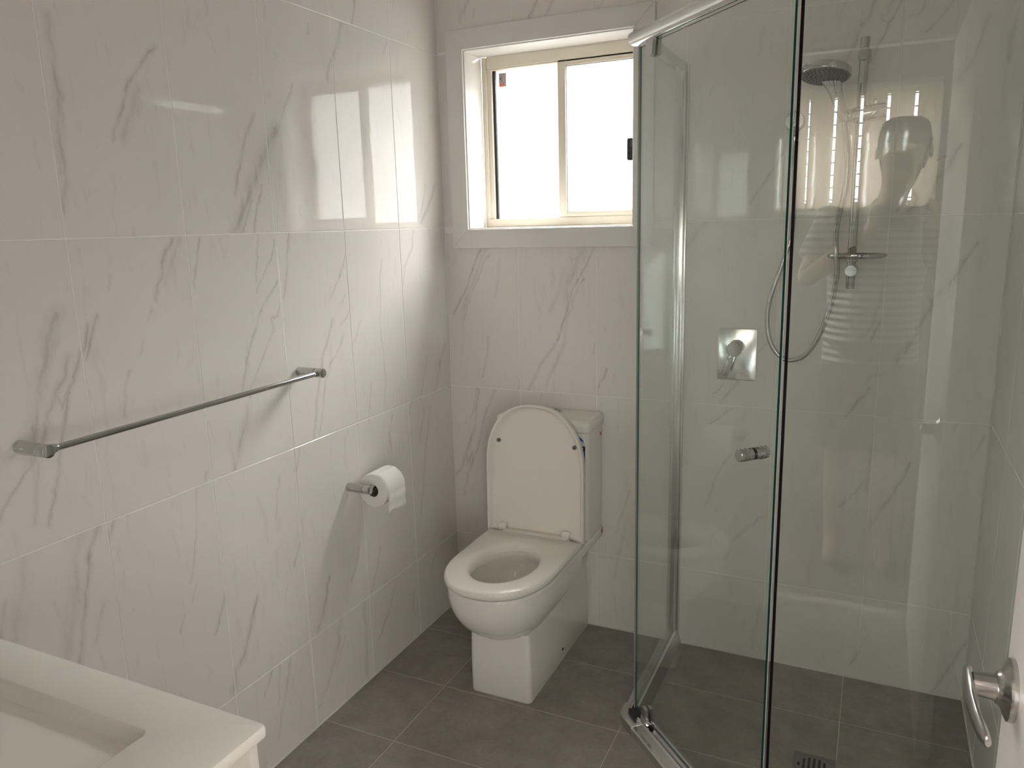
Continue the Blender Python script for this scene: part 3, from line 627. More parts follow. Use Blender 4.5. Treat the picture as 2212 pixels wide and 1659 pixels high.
# ------------------------------------------------------------------ toilet
toilet = empty('toilet', (.4475, -.35, 0)); tag(toilet, 'white close-coupled toilet with lid raised against the cistern', 'toilet')
CX = .445
def dline(cx, hw, yb, ye, yf, z, ns=6, na=26, ex=2.25, nb=6):
    """D outline: straight sides from the back to ye, rounded front to yf"""
    p = []
    for i in range(ns): p.append((cx - hw, yb + (ye - yb) * i / ns, z))
    for i in range(na + 1):
        t = math.pi * i / na; c = math.cos(t); s_ = math.sin(t)
        p.append((cx - hw * (abs(c) ** (2 / ex)) * (1 if c >= 0 else -1), ye + (yf - ye) * (abs(s_) ** (2 / ex)), z))
    for i in range(1, ns + 1): p.append((cx + hw, ye + (yb - ye) * i / ns, z))
    for i in range(1, nb): p.append((cx + hw - 2 * hw * i / nb, yb, z))
    return p
def egg(outer, cx, cyy, a, b_, z):
    p = []
    for (x, y, _) in outer:
        t = math.atan2((y - cyy) / b_, (x - cx) / a); p.append((cx + a * math.cos(t), cyy + b_ * math.sin(t), z))
    return p
bw = B()
rings = []
for k in range(15):
    t = 1 - k / 14.0
    s_ = max(.02, (1 - t ** 2.15) ** .5); z = .392 - .205 * t
    rings.append(dline(CX, .171 * s_, -.43 + .21 * s_, -.43 - .03 * s_, -.43 - .262 * s_, z))
top = dline(CX, .172, -.215, -.46, -.693, .398); rings.append(top); rings.append([(x, y, .406) for x, y, _ in dline(CX, .169, -.217, -.46, -.690, 0)])
rings.append([(x, y, .408) for x, y, _ in dline(CX, .163, -.221, -.46, -.684, 0)])
HC_Y = -.475
for (a, b_, z) in ((.112, .152, .408), (.108, .148, .402), (.110, .150, .385), (.118, .158, .37), (.112, .150, .34), (.098, .130, .30), (.075, .10, .27), (.045, .06, .25), (.012, .015, .243)):
    rings.append(egg(top, CX, HC_Y, a, b_, z))
bw.loft(rings)
# rear deck carrying the cistern
bw.box((CX - .172, -.262, .372), (CX + .173, -.003, .408), .006, 3)
# pedestal: front box below the bowl, rear block rising and flaring to the deck
def rr3(x0, x1, y0, y1, r, z): return [(x, y, z) for x, y in rrect((x0 + x1) / 2, (y0 + y1) / 2, (x1 - x0) / 2, (y1 - y0) / 2, r, 5)]
bw.loft([rr3(.3475, .5585, -.551, -.003, .016, 0), rr3(.3455, .5605, -.553, -.003, .016, .004), rr3(.3455, .5605, -.553, -.003, .016, .12), rr3(.348, .558, -.5525, -.003, .016, .20), rr3(.350, .556, -.552, -.003, .016, .236), rr3(.351, .555, -.36, -.003, .016, .241),
         rr3(.350, .557, -.34, -.003, .012, .27), rr3(.345, .562, -.31, -.003, .012, .30), rr3(.333, .573, -.29, -.003, .012, .325), rr3(.315, .590, -.275, -.003, .012, .35), rr3(.288, .608, -.265, -.003, .012, .368), rr3(.274, .6165, -.2615, -.0035, .012, .385)])
bowl = bw.done('bowl', M_ceramic, toilet, 50)
B().cyl((.556, -.275, .0445), (.5625, -.275, .0445), .005).done('fixing_hole', M_gasket, toilet)
ci = B().loft([rr3(.282, .614, -.160, -.003, .018, .4085), rr3(.2785, .6165, -.1635, -.003, .02, .416), rr3(.277, .6175, -.165, -.003, .02, .60), rr3(.275, .619, -.166, -.003, .02, .798)]).done('cistern', M_ceramic, toilet, 50)
cl = B().loft([rr3(.272, .623, -.168, -.002, .018, .8005), rr3(.270, .625, -.170, -.002, .02, .803), rr3(.270, .625, -.170, -.002, .02, .828), rr3(.2725, .6225, -.1675, -.004, .02, .835), rr3(.279, .616, -.161, -.008, .018, .839), rr3(.29, .605, -.15, -.016, .015, .8405)]).done('cistern_lid', M_ceramic, toilet, 50)
fb = B().lathe((.4495, -.060, .8395), (0, 0, 1), [(0, .030), (.0022, .030), (.003, .0285)], 32).done('flush_button', M_chrome, toilet)
B().box((.4488, -.088, .842), (.4502, -.032, .8431)).done('button_gap', M_gasket, fb)
# water-rating label on the cistern front, half hidden by the lid
lb = B(); yl = -.1664
def arc_poly(x0, x1, z0, z1, n=14, zc=None):
    cx, rx = (x0 + x1) / 2, (x1 - x0) / 2; zc = z0 if zc is None else zc
    return [(x0, z0), (x1, z0)] + [(cx + rx * math.cos(math.pi * i / n), zc + (z1 - zc) * math.sin(math.pi * i / n)) for i in range(n + 1)]
lb.prism(arc_poly(.515, .609, .690, .793, zc=.752), 1, yl, yl + .0006, mi=1)
lb.prism(arc_poly(.5155, .604, .764, .792, zc=.766), 1, yl - .0003, yl, mi=0)
lb.prism(arc_poly(.530, .6085, .7535, .777, zc=.757), 1, yl - .0006, yl - .0002, mi=1)
lb.box((.515, yl - .0006, .7385), (.6092, yl, .7535), mi=2).box((.515, yl - .0006, .7165), (.6092, yl, .7385), mi=0).box((.515, yl - .0006, .690), (.6092, yl, .7165), mi=3)
for i in range(4): lb.box((.583 + i * .0055, yl - .0009, .7435), (.586 + i * .0055, yl - .0006, .7485), mi=1)
lb.done('rating_label', [M_blue, M_lwhite, M_lblack, M_lblue], toilet, 0)
def stroke2(b, pts, w, x, mi=0):
    """letter strokes on a face looking along +x: pts are (y, z)"""
    for (a, c) in zip(pts[:-1], pts[1:]):
        d = Vector((c[0] - a[0], c[1] - a[1])); n_ = Vector((-d.y, d.x)).normalized() * w / 2
        b.prism([(a[0] + n_.x, a[1] + n_.y), (c[0] + n_.x, c[1] + n_.y), (c[0] - n_.x, c[1] - n_.y), (a[0] - n_.x, a[1] - n_.y)], 0, x, x + .0004, mi=mi)
for (yy, zz, xx) in ((-.031, .767, .6188), (-.019, .396, .6181)):
    b = B(); h = .0085
    stroke2(b, [(yy - .010, zz + h), (yy - .005, zz - h), (yy, zz + h * .7), (yy + .005, zz - h), (yy + .012, zz + h * 1.2)], .0028, xx)
    b.box((xx, yy - .008, zz - .0155), (xx + .0004, yy + .008, zz - .0145), mi=1).box((xx, yy - .008, zz - .0195), (xx + .0004, yy + .004, zz - .0185), mi=1)
    b.done('logo_sticker', [M_red, M_lgrey], toilet, 0)
# seat
so = lambda inset, z: [(x, y, z) for x, y, _ in dline(CX, .177 - inset, -.240 - inset * .8, -.47, -.702 + inset, 0)]
oo = so(0, 0)
se = B().loft([so(.004, .4135), so(.0005, .4165), so(0, .426), so(.002, .4335), so(.008, .4375), egg(oo, CX, HC_Y, .124, .164, .4380), egg(oo, CX, HC_Y, .112, .152, .4350), egg(oo, CX, HC_Y, .104, .144, .428), egg(oo, CX, HC_Y, .101, .141, .4135), so(.004, .4135)], False, False)
se.prism([(.318, -.246), (.568, -.246), (.553, -.209), (.333, -.209)], 2, .4145, .4372, .003)
seat = se.done('seat', M_plastic, toilet, 50)
for x in (.3145, .5555):
    B().cyl((x - .0135, -.2185, .4455), (x + .0135, -.2185, .4455), .0125, bev=.004).box((x - .0125, -.2300, .4085), (x + .0125, -.2070, .4455), .003).done('hinge', M_plastic, toilet)
# raised lid
hinge_p = Vector((CX - .006, -.199, .4235)); up = Vector((0, .0265, 1)).normalized(); fw = Vector((0, -1, .0265)).normalized()
def lid_ring(inset, w, lo=0.0):
    out = []
    for x, y, _ in dline(0, .1825 - inset, lo + inset, -.24, -.470 + inset, 0): out.append(hinge_p + Vector((x, 0, 0)) + up * (-y if True else 0) + fw * w)
    return [tuple(p) for p in out]
ld = B()
def lr(inset, w):
    pts = dline(0, .1825 - inset, 0, -.245, -.472, 0); q = []
    for x, y, _ in pts:
        v = -y
        # scale inwards for the inset
        cxv = .22; dv = v - cxv; L_ = max(abs(dv), 1e-6); v2 = v - math.copysign(min(inset, L_), dv) * (1 if abs(dv) > .18 else abs(dv) / .18)
        ww = min(w, .0075) if (v < .004 and abs(x) < .1825 - inset - .012) else w      # no lip along the hinge edge
        q.append(tuple(hinge_p + Vector((x, 0, 0)) + up * v2 + fw * ww))
    return q
ld.loft([lr(.03, -.004), lr(.012, -.003), lr(.004, .001), lr(0, .007), lr(0, .0275), lr(.0012, .0305), lr(.0035, .0315), lr(.0062, .0305), lr(.008, .028), lr(.0125, .017), lr(.0165, .010), lr(.0215, .0078), lr(.032, .0072)])
lid = ld.done('lid', M_plastic, toilet, 50)
for x in (.2985, .5835):
    c = Vector((x, -.199, .4235)) + up * .3325 + fw * .007
    B().cyl(c, c + fw * .007, .0072, bev=.001).done('bumper', M_grey_rubber, lid)

# ------------------------------------------------------------------ toilet roll and holder
ho = empty('toilet_roll_holder', (0, -.677, .7)); tag(ho, 'short chrome toilet roll holder on the left wall', 'holder')
B().cyl((0, -.677, .7005), (.060, -.677, .7005), .0135, bev=.001).done('post', M_chrome, ho)
B().cyl((.0605, -.677, .7005), (.086, -.677, .7005), .0135, bev=.0015).done('end_cap', M_chrome, ho)
B().cyl((.0735, -.668, .7005), (.0735, -.545, .7005), .007).done('arm', M_chrome, ho)
rl = empty('toilet_roll', (.071, -.6, .687)); tag(rl, 'white toilet paper roll hanging on the chrome holder', 'toilet paper')
rc = Vector((.0710, 0, .6865)); RR = .0545; RI = .0205
n = 48; pr = []
for (y, r) in ((-.645, RI), (-.645, RR - .0015), (-.6435, RR), (-.5465, RR), (-.545, RR - .0015), (-.545, RI)):
    pr.append([(rc.x + r * math.cos(2 * math.pi * i / n), y, rc.z + r * math.sin(2 * math.pi * i / n)) for i in range(n)])
B().loft(pr, False, False).done('paper', M_paper, rl, 40)
B().loft([[(rc.x + r * math.cos(2 * math.pi * i / n), y, rc.z + r * math.sin(2 * math.pi * i / n)) for i in range(n)] for (y, r) in ((-.6455, RI - .0012), (-.6455, RI), (-.5445, RI), (-.5445, RI - .0012), (-.6455, RI - .0012))], False, False).done('core', M_card, rl, 40)
sh = B(); rows = []
for k in range(15):
    if k < 6: t = math.radians(75 - 75 * k / 5); p = (rc.x + (RR + .0012) * math.cos(t), rc.z + (RR + .0012) * math.sin(t))
    else: p = (rc.x + RR + .0012 + .0015 * math.sin(k * .9), rc.z - (k - 5) * .0074)
    row = []
    for j in range(9):
        y = -.6445 + .099 * j / 8; zz = p[1] + (.0045 * math.sin(j * .8) - .004 * j / 8 if k == 14 else 0)
        row.append((p[0] + (.0014 * math.sin(j * 1.7 + k) if k > 6 else 0), y, zz))
    rows.append(row)
vs = [r for r in rows]; nn = 9
verts = [p for r in rows for p in r]; faces = [(a * nn + b, a * nn + b + 1, (a + 1) * nn + b + 1, (a + 1) * nn + b) for a in range(14) for b in range(8)]
sh.add(verts, faces); so_ = sh.done('loose_sheet', M_paper, rl, 60)
md = so_.modifiers.new('thickness', 'SOLIDIFY'); md.thickness = .0006

# ------------------------------------------------------------------ towel rail
tr = empty('towel_rail', (0, -1.26, 1.107)); tag(tr, 'long single chrome towel rail on the left wall', 'towel rail')
for (y, z) in ((-1.663, 1.106), (-.8615, 1.1065)):
    post = B().cyl((0, y, z), (.0625, y, z), .0132, bev=.001).cyl((.063, y, z), (.089, y, z), .0132, bev=.0015).done('post', M_chrome, tr)
    sy = 1 if y < -1 else -1
    B().lathe((.0755, y + sy * .008, z), (0, sy, 0), [(0, .0105), (.010, .0095), (.017, .0075)], 24).done('collar', M_chrome, post)
B().cyl((.0755, -1.655, 1.106), (.0755, -.870, 1.1065), .0068, n=20).done('bar', M_chrome, tr)

# ------------------------------------------------------------------ shower screen
scr = empty('shower_screen', (1.3, -.5, 0)); tag(scr, 'clear glass corner shower screen with a slanted door', 'shower screen')
A_, B_, C_, D_ = Vector((.885, 0)), Vector((.885, -.505)), Vector((1.3095, -.9295)), Vector((W, -.9295))
def off(p, i, d):   # offset outward (away from the shower) at the polyline vertices
    v = {0: Vector((-1, 0)), 1: Vector((-1, -.4142)), 2: Vector((-.4142, -1)), 3: Vector((0, -1))}[i]
    return p + v * d
def band(d0, d1, z0, z1, i0=0, i1=3, bev=.0012):
    P_ = [A_, B_, C_, D_]; b = B()
    b.loft([[(*off(P_[i], i, d0), z0), (*off(P_[i], i, d1), z0), (*off(P_[i], i, d1), z1), (*off(P_[i], i, d0), z1)] for i in range(i0, i1 + 1)])
    return b
def run(i0, i1, prof, trim0=0.0, trim1=0.0):
    """sweep a (outward, z) profile along one straight run"""
    P_ = [A_, B_, C_, D_]; p, q = P_[i0], P_[i1]; b = B()
    rings = []
    for (pp, i, tr_) in ((p, i0, trim0), (q, i1, -trim1)):
        dirv = (q - p).normalized() * tr_
        rings.append([(*(off(pp, i, d) + dirv), z) for d, z in prof])
    b.loft(rings); return b
sill_prof = [(.040, 0), (.040, .024), (.036, .028), (.0165, .028), (.0165, .044), (.0135, .048), (.008, .048), (.008, .040), (-.004, .040), (-.004, .052), (-.0085, .056), (-.0145, .054), (-.020, .028), (-.026, .010), (-.027, 0)]
for (i0, i1) in ((0, 1), (1, 2), (2, 3)): run(i0, i1, sill_prof, .0 if i0 != 1 else .05, 0 if i1 != 2 else .05).done('sill_rail', M_alu if i0 != 0 else M_alu_dull, scr, 30)
# corner pieces of the sill
for i, (p, n0, n1) in enumerate(((B_, Vector((-1, 0)), Vector((-.7071, -.7071))), (C_, Vector((-.7071, -.7071)), Vector((0, -1))))):
    d0 = Vector((0, 1)) if i == 0 else Vector((-.7071, .7071)); d1 = Vector((.7071, -.7071)) if i == 0 else Vector((1, 0))
    poly = [p + d0 * .045 + n0 * .0415]
    for k in range(7):
        v = n0.lerp(n1, k / 6).normalized(); poly.append(p + v * (.0415 + .0) + (d0 + d1) * .0)
    poly.append(p + d1 * .055 + n1 * .0415); poly.append(p + d1 * .055 - n1 * .0); poly.append(p); poly.append(p + d0 * .045)
    B().prism([(v.x, v.y) for v in poly], 2, 0, .0295, .0008).done('sill_corner', M_alu_dull, scr, 30)
    B().prism([(v.x, v.y) for v in [p + d0 * .04 + n0 * .0165, p + (n0 + n1).normalized() * .0175, p + d1 * .05 + n1 * .0165, p + d1 * .05 - n1 * .006, p + d0 * .04 - n0 * .006]], 2, .029, .046, .0008).done('corner_block', M_black, scr, 30)
# glass
def pane(name, p, q, z0, z1, edge0, edge1, th=.006):
    d = (q - p).normalized(); nrm = Vector((d.y, -d.x)) * th / 2
    b = B(); V = [(*(p + nrm), z0), (*(q + nrm), z0), (*(q - nrm), z0), (*(p - nrm), z0), (*(p + nrm), z1), (*(q + nrm), z1), (*(q - nrm), z1), (*(p - nrm), z1)]
    b.add(V, [(0, 1, 5, 4), (2, 3, 7, 6)], 0); vv = list(b.bm.verts)
    for f, mi in (((1, 2, 6, 5), 2), ((3, 0, 4, 7), 1), ((0, 3, 2, 1), 1), ((4, 5, 6, 7), 1)): b.bm.faces.new([vv[k] for k in f]).material_index = mi
    return b.done(name, [M_glass, edge0, edge1], scr, 0)
pane('side_panel', Vector((.885, -.004)), Vector((.885, -.501)), .044, 1.968, M_edge_soft, M_edge_soft)
dd = Vector((.70711, -.70711))
dp, dq = B_ + dd * .010, C_ - dd * .006
dglass = pane('door', dp, dq, .058, 1.932, M_edge_thin, M_edge)
pane('fixed_panel', Vector((1.3190, -.9305)), Vector((W - .004, -.9305)), .044, 1.968, M_edge_dark, M_edge_soft)
# head rail
rail_prof = [(-.010, 1.948), (-.006, 1.938), (.010, 1.937), (.020, 1.942), (.0245, 1.950), (.0245, 1.962), (.021, 1.968), (.012, 1.971), (-.008, 1.971), (-.012, 1.966)]
side_prof = [(-.010, 1.945), (.010, 1.945), (.014, 1.95), (.014, 1.972), (.010, 1.976), (-.010, 1.976), (-.014, 1.972), (-.014, 1.95)]
run(0, 1, side_prof, 0, -.004).done('head_rail', M_alu, scr, 40)
run(1, 2, rail_prof, -.004, -.004).done('head_rail', M_alu, scr, 40)
run(2, 3, rail_prof, -.004, 0).done('head_rail', M_alu, scr, 40)
# wall channels
B().box((.872, -.034, .03), (.8985, -.0005, 1.976), .002).box((.8655, -.028, .03), (.872, -.0005, 1.97), .001).box((.8985, -.02, .03), (.904, -.0005, 1.972), .001).done('wall_channel', M_alu, scr, 30)
B().box((W - .032, -.943, .03), (W - .0005, -.918, 1.976), .002).done('wall_channel', M_alu, scr, 30)
# door pivots and knob
nout = Vector((-.70711, -.70711))
def dpt(s_, o_, z): v = B_ + dd * s_ + nout * o_; return (v.x, v.y, z)
def pivot(name, s0, s1, z0, z1, flip):
    b = B(); zt, zb = (z1, z0) if not flip else (z0, z1); m_ = (s0 + s1) / 2
    for (o0, o1) in ((.0032, .0125), (-.0125, -.0032)):
        poly = [(s0, zt), (s1, zt), (s1 - .002, zt + (zb - zt) * .35), (s1 - .006, zb), (m_, zb + (zb - zt) * .08), (s0 + .006, zb), (s0 + .002, zt + (zb - zt) * .35)]
        b.loft([[dpt(s_, o0, z) for s_, z in poly], [dpt(s_, o1, z) for s_, z in poly]])
    return b.done(name, M_chrome, dglass, 30)
pivot('pivot', .053, .092, 1.900, 1.945, False); pivot('pivot', .060, .094, .050, .098, True)
kc = C_ - dd * .0835
kn = B()
for sg in (1, -1):
    a = (kc.x + nout.x * .0034 * sg, kc.y + nout.y * .0034 * sg, .998); dv = (nout.x * sg, nout.y * sg, 0)
    kn.lathe(a, dv, [(0, .0135), (.011, .0142), (.0125, .0125), (.0140, .0125), (.0150, .0145), (.021, .0145), (.022, .0125), (.0235, .0125), (.0245, .0142), (.0315, .0142), (.033, .0128)], 32)
kn.done('knob', M_chrome, dglass, 30)
B().lathe((kc.x - nout.x * .0036, kc.y - nout.y * .0036, .998), (nout.x, nout.y, 0), [(0, .0136), (.0072, .0136)], 28).done('knob_washer', M_black, dglass, 30)
# black seal on the free edge of the fixed panel, grey fin on the door
B().box((1.3140, -.9345, .050), (1.3198, -.9265, 1.945), .0008).done('edge_seal', mat('black_rubber', (.004, .004, .006), .6, spec=.15, bump=(50, .03)), scr, 30)
B().box((1.3072, -.9262, .058), (1.3095, -.9232, 1.93), .0005).done('door_seal', mat('grey_vinyl_strip', (.62, .62, .60), .3, bump=(40, .03)), dglass, 30)

# ------------------------------------------------------------------ shower fittings
sr = empty('shower_rail', (1.4, -.06, 1.3)); tag(sr, 'vertical chrome shower slide rail on the tiled back wall', 'shower rail')
RXX, RY = 1.4005, -.060
B().cyl((RXX, RY, 1.2885), (RXX, RY, 1.982), .0125, bev=.001).done('rail', M_chrome, sr)
for z in (1.937, 1.3415):
    B().lathe((RXX, -.0005, z), (0, -1, 0), [(0, .019), (.030, .0175), (.055, .0175), (.073, .0175), (.0755, .0162)], 32).done('wall_mount', M_chrome, sr)
sl = B().cyl((1.3435, RY - .001, 1.7745), (1.3785, RY - .001, 1.777), .0142, .0185, bev=.002).cyl((1.379, RY - .001, 1.777), (1.4655, RY - .001, 1.784), .0215, .0225, bev=.003).done('slider', M_chrome, sr)
B().box((1.431, RY - .01, 1.802), (1.447, RY + .008, 1.816), .003).done('slider_button', M_brushed, sl)
ty = B()
n = 40
ty.loft([[(1.4135 + (.081 * k) * math.cos(2 * math.pi * i / n), -.083 + (.056 * k) * math.sin(2 * math.pi * i / n), z) for i in range(n)] for k, z in ((.30, 1.3765), (.80, 1.3770), (.95, 1.3805), (1.0, 1.3855), (.985, 1.3905), (.95, 1.3915), (.90, 1.3890), (.80, 1.3845), (.2, 1.3838))])
ty.cyl((RXX, RY, 1.368), (RXX, RY, 1.3785), .0165, bev=.001)
ty.done('soap_tray', M_chrome, sr, 40)
hs = empty('hand_shower', (1.36, -.08, 1.77)); tag(hs, 'round chrome hand shower with its hose, clipped on the slide rail', 'hand shower')
hc = Vector((1.3075, -.150, 1.879)); hn = Vector((-.06, -.235, -.97)).normalized()   # the spray face looks along hn
hdm = B().lathe(hc, hn, [(-.024, .020), (-.021, .045), (-.018, .060), (-.0145, .0655), (.002, .0665), (.0045, .0650), (.005, .062)], 48).done('head', M_chrome, hs, 35)
B().lathe(hc + hn * .0045, hn, [(0, .0615), (.0014, .0605)], 48).done('spray_plate', mat('grey_spray_plate', (.17, .17, .165), .35, bump=(50, .1)), hdm)
nz = B(); ax = hn.orthogonal().normalized(); ay = hn.cross(ax)
for ring, (r, cnt) in enumerate(((.012, 6), (.024, 12), (.036, 18), (.047, 24), (.055, 26))):
    for i in range(cnt):
        t = 2 * math.pi * (i + .37 * ring) / cnt; p = hc + hn * .0057 + ax * r * math.cos(t) + ay * r * math.sin(t); nz.cyl(p, p + hn * .0022, .0016, .0011, n=6)
nz = nz.done('nozzles', M_black, hdm, 30); nz['kind'] = 'stuff'
# handle: from the back of the head down into the slider
hp0, hp1 = Vector((1.322, -.118, 1.876)), Vector((1.359, -.080, 1.762)); axd = (hp1 - hp0).normalized(); sxv = Vector((1, 0, 0)); sxv = (sxv - sxv.dot(axd) * axd).normalized(); syv = axd.cross(sxv)
rings = []
for (t, a, b_) in ((0, .030, .010), (.1, .025, .0115), (.25, .0195, .012), (.5, .0165, .0125), (.75, .0145, .0125), (.93, .0125, .012), (1, .0105, .0105)):
    c = hp0.lerp(hp1, t); rings.append([tuple(c + sxv * a * math.cos(2 * math.pi * i / 20) + syv * b_ * math.sin(2 * math.pi * i / 20)) for i in range(20)])
B().loft(rings).done('handle', M_chrome, hs, 50)
HOSE = [(1.227, -.045, 1.702), (1.232, -.05, 1.593), (1.231, -.05, 1.458), (1.21, -.055, 1.368), (1.179, -.06, 1.263), (1.171, -.06, 1.191), (1.184, -.065, 1.123), (1.213, -.07, 1.081), (1.247, -.075, 1.069), (1.292, -.08, 1.092), (1.329, -.085, 1.16), (1.356, -.09, 1.262), (1.3655, -.112, 1.337), (1.360, -.118, 1.397), (1.357, -.108, 1.456), (1.364, -.095, 1.521), (1.374, -.09, 1.585), (1.375, -.087, 1.649), (1.367, -.083, 1.713), (1.360, -.08, 1.761)]
B().tube(HOSE, .0073, n=12, sub=8).done('hose', M_hose, hs, 60)
el = empty('water_outlet', (1.224, 0, 1.778)); tag(el, 'round chrome wall outlet feeding the shower hose', 'water outlet')
B().lathe((1.222, -.0005, 1.777), (0, -1, 0), [(0, .0285), (.005, .0285), (.0075, .0270), (.040, .0268), (.044, .0255)], 40).done('cover_plate', M_chrome, el)
B().cyl((1.2255, -.045, 1.760), (1.2270, -.045, 1.700), .0095, bev=.001).done('hose_union', M_chrome, el)
mx = empty('shower_mixer', (1.074, 0, 1.067)); tag(mx, 'chrome shower mixer tap on a rectangular plate', 'shower mixer')
B().prism(rrect(1.0745, 1.0672, .062, .0845, .008), 1, -.0065, -.0003, .0012).done('cover_plate', mat('plate_chrome', (.74, .74, .73), .16, 1.0, bump=(25, .03)), mx)
B().lathe((1.0745, -.006, 1.0925), (0, -1, 0), [(0, .0245), (.012, .0245), (.0125, .0225), (.020, .0225), (.0205, .0240), (.033, .0240), (.0335, .0225), (.0405, .0225), (.041, .024), (.056, .024), (.058, .0228)], 40).done('body', M_chrome, mx, 30)
lx = Vector((-.33, 0, -.944)).normalized(); px_ = Vector((.944, 0, -.33)).normalized(); lc = Vector((1.0695, -.048, 1.078))
lvm = Matrix(((px_.x, 0, lx.x, lc.x), (0, 1, 0, lc.y), (px_.z, 0, lx.z, lc.z), (0, 0, 0, 1)))
B().box((-.0115, -.0045, 0), (.0115, .0045, .080), .0015, M_=lvm).done('lever', M_chrome, mx, 30)
dr = empty('floor_drain', (1.4, -.505, 0)); tag(dr, 'square floor drain with a round slotted grate in the shower floor', 'drain')
dx, dy = 1.3990, -.5065
M_drain = mat('dark_drain_metal', (.21, .205, .19), .45, .5, bump=(30, .05))
B().prism(rrect(dx, dy, .0555, .0555, .004), 2, -.004, .0008, .0004).done('frame', M_drain, dr, 30)
B().lathe((dx, dy, .0008), (0, 0, 1), [(0, .0500), (.0014, .0494)], 40).done('grate', M_drain, dr, 30)
gs = B()
for k in range(-3, 4):
    x = dx + k * .0133 - .0005; hl = math.sqrt(max(.0405 ** 2 - (k * .0133) ** 2, 0))
    gs.prism([(a, b_) for a, b_ in rrect(x, dy, .0034, max(hl, .007), .0032, 4)], 2, .0020, .0024)
gs.done('slots', M_hole, dr, 0)

# ------------------------------------------------------------------ vanity and mirror cabinet
va = empty('vanity_unit', (.376, -2.08, 0)); tag(va, 'white vanity with a moulded basin top, at lower left', 'vanity')
VX0, VX1, VY0, VY1, VZ = .0006, .7545, -2.3095, -1.846, .8405
bx = (.385, -2.075, .230, .150)
def R4(x0, x1, y0, y1, z, r): return [(x, y, z) for x, y in rrect((x0 + x1) / 2, (y0 + y1) / 2, (x1 - x0) / 2, (y1 - y0) / 2, r, 6)]
tp = B()
tp.loft([R4(VX0 + .02, VX1 - .02, VY0 + .02, VY1 - .02, VZ - .0195, .002), R4(VX0 + .002, VX1 - .002, VY0, VY1 - .002, VZ - .0195, .004), R4(VX0, VX1, VY0, VY1, VZ - .0165, .006), R4(VX0, VX1, VY0, VY1, VZ - .005, .006), R4(VX0 + .0016, VX1 - .0016, VY0 + .0016, VY1 - .0016, VZ - .0014, .006), R4(VX0 + .005, VX1 - .005, VY0 + .005, VY1 - .005, VZ, .006),
         R4(.142, .619, -2.222, -1.921, VZ, .010), R4(.1445, .6165, -2.2195, -1.9235, VZ - .0012, .010), R4(.148, .613, -2.216, -1.927, VZ - .006, .010), R4(.165, .600, -2.203, -1.945, VZ - .030, .014), R4(.19, .572, -2.185, -1.97, VZ - .062, .03), R4(.23, .53, -2.16, -2.0, VZ - .080, .04), R4(.33, .43, -2.10, -2.04, VZ - .086, .025)])
tp.done('basin_top', M_ceramic, va, 40)
B().lathe((.38, -2.07, VZ - .0862), (0, 0, 1), [(0, .022), (.003, .021), (.005, .016)], 28).done('waste', M_chrome, va)
B().box((.012, -2.305, .12), (.740, -1.868, VZ - .020), .001).box((.03, -2.28, 0), (.72, -1.93, .12)).done('cabinet_body', M_cab, va, 30)
for x0, x1, hx in ((.014, .374, .345), (.378, .738, .407)):
    dv = B().box((x0, -1.868, .125), (x1, -1.851, VZ - .025), .0015).done('cabinet_door', M_cab, va, 30)
    B().cyl((hx, -1.851, .70), (hx, -1.829, .70), .011, .013, bev=.002).done('door_knob', M_chrome, dv)
mc = empty('mirror_cabinet', (.392, -2.31, 1.2)); tag(mc, 'mirror-fronted wall cabinet above the vanity', 'mirror cabinet')
B().box((.02, -2.3095, 1.20), (.765, -2.186, 1.98), .001).done('cabinet_body', M_cab, mc, 30)
B().box((.02, -2.1855, 1.20), (.391, -2.181, 1.98), .0008).done('mirror_door', M_mirror, mc, 0)
B().box((.394, -2.1855, 1.20), (.765, -2.181, 1.98), .0008).done('mirror_door', M_mirror, mc, 0)

# ------------------------------------------------------------------ the person taking the picture, seen in the fixed glass panel
M_skin = mat('skin', (.50, .33, .25), .5, bump=(60, .05)); M_hair = mat('dark_hair', (.025, .02, .018), .6, bump=(120, .5)); M_short = mat('dark_shorts', (.06, .065, .08), .85, bump=(200, .3))
M_eye = mat('eye_dark', (.03, .025, .02), .2, var=(30, .9)); M_lip = mat('lips', (.42, .2, .17), .5, var=(30, .9))
def stripe_mat():
    m = mat('striped_cotton', (.6, .6, .58), .9); nt = m.node_tree; b = nt.nodes['Principled BSDF']
    tc = nt.nodes.new('ShaderNodeTexCoord'); wv = nt.nodes.new('ShaderNodeTexWave'); wv.bands_direction = 'Z'; wv.inputs['Scale'].default_value = 10.5; wv.inputs['Distortion'].default_value = .6; wv.inputs['Detail Scale'].default_value = .6
    cr = nt.nodes.new('ShaderNodeValToRGB'); cr.color_ramp.elements[0].position = .42; cr.color_ramp.elements[0].color = (.10, .10, .11, 1); cr.color_ramp.elements[1].position = .5; cr.color_ramp.elements[1].color = (.66, .64, .60, 1)
    nt.links.new(tc.outputs['Object'], wv.inputs['Vector']); nt.links.new(wv.outputs['Fac'], cr.inputs[0]); nt.links.new(cr.outputs[0], b.inputs['Base Color'])
    return m
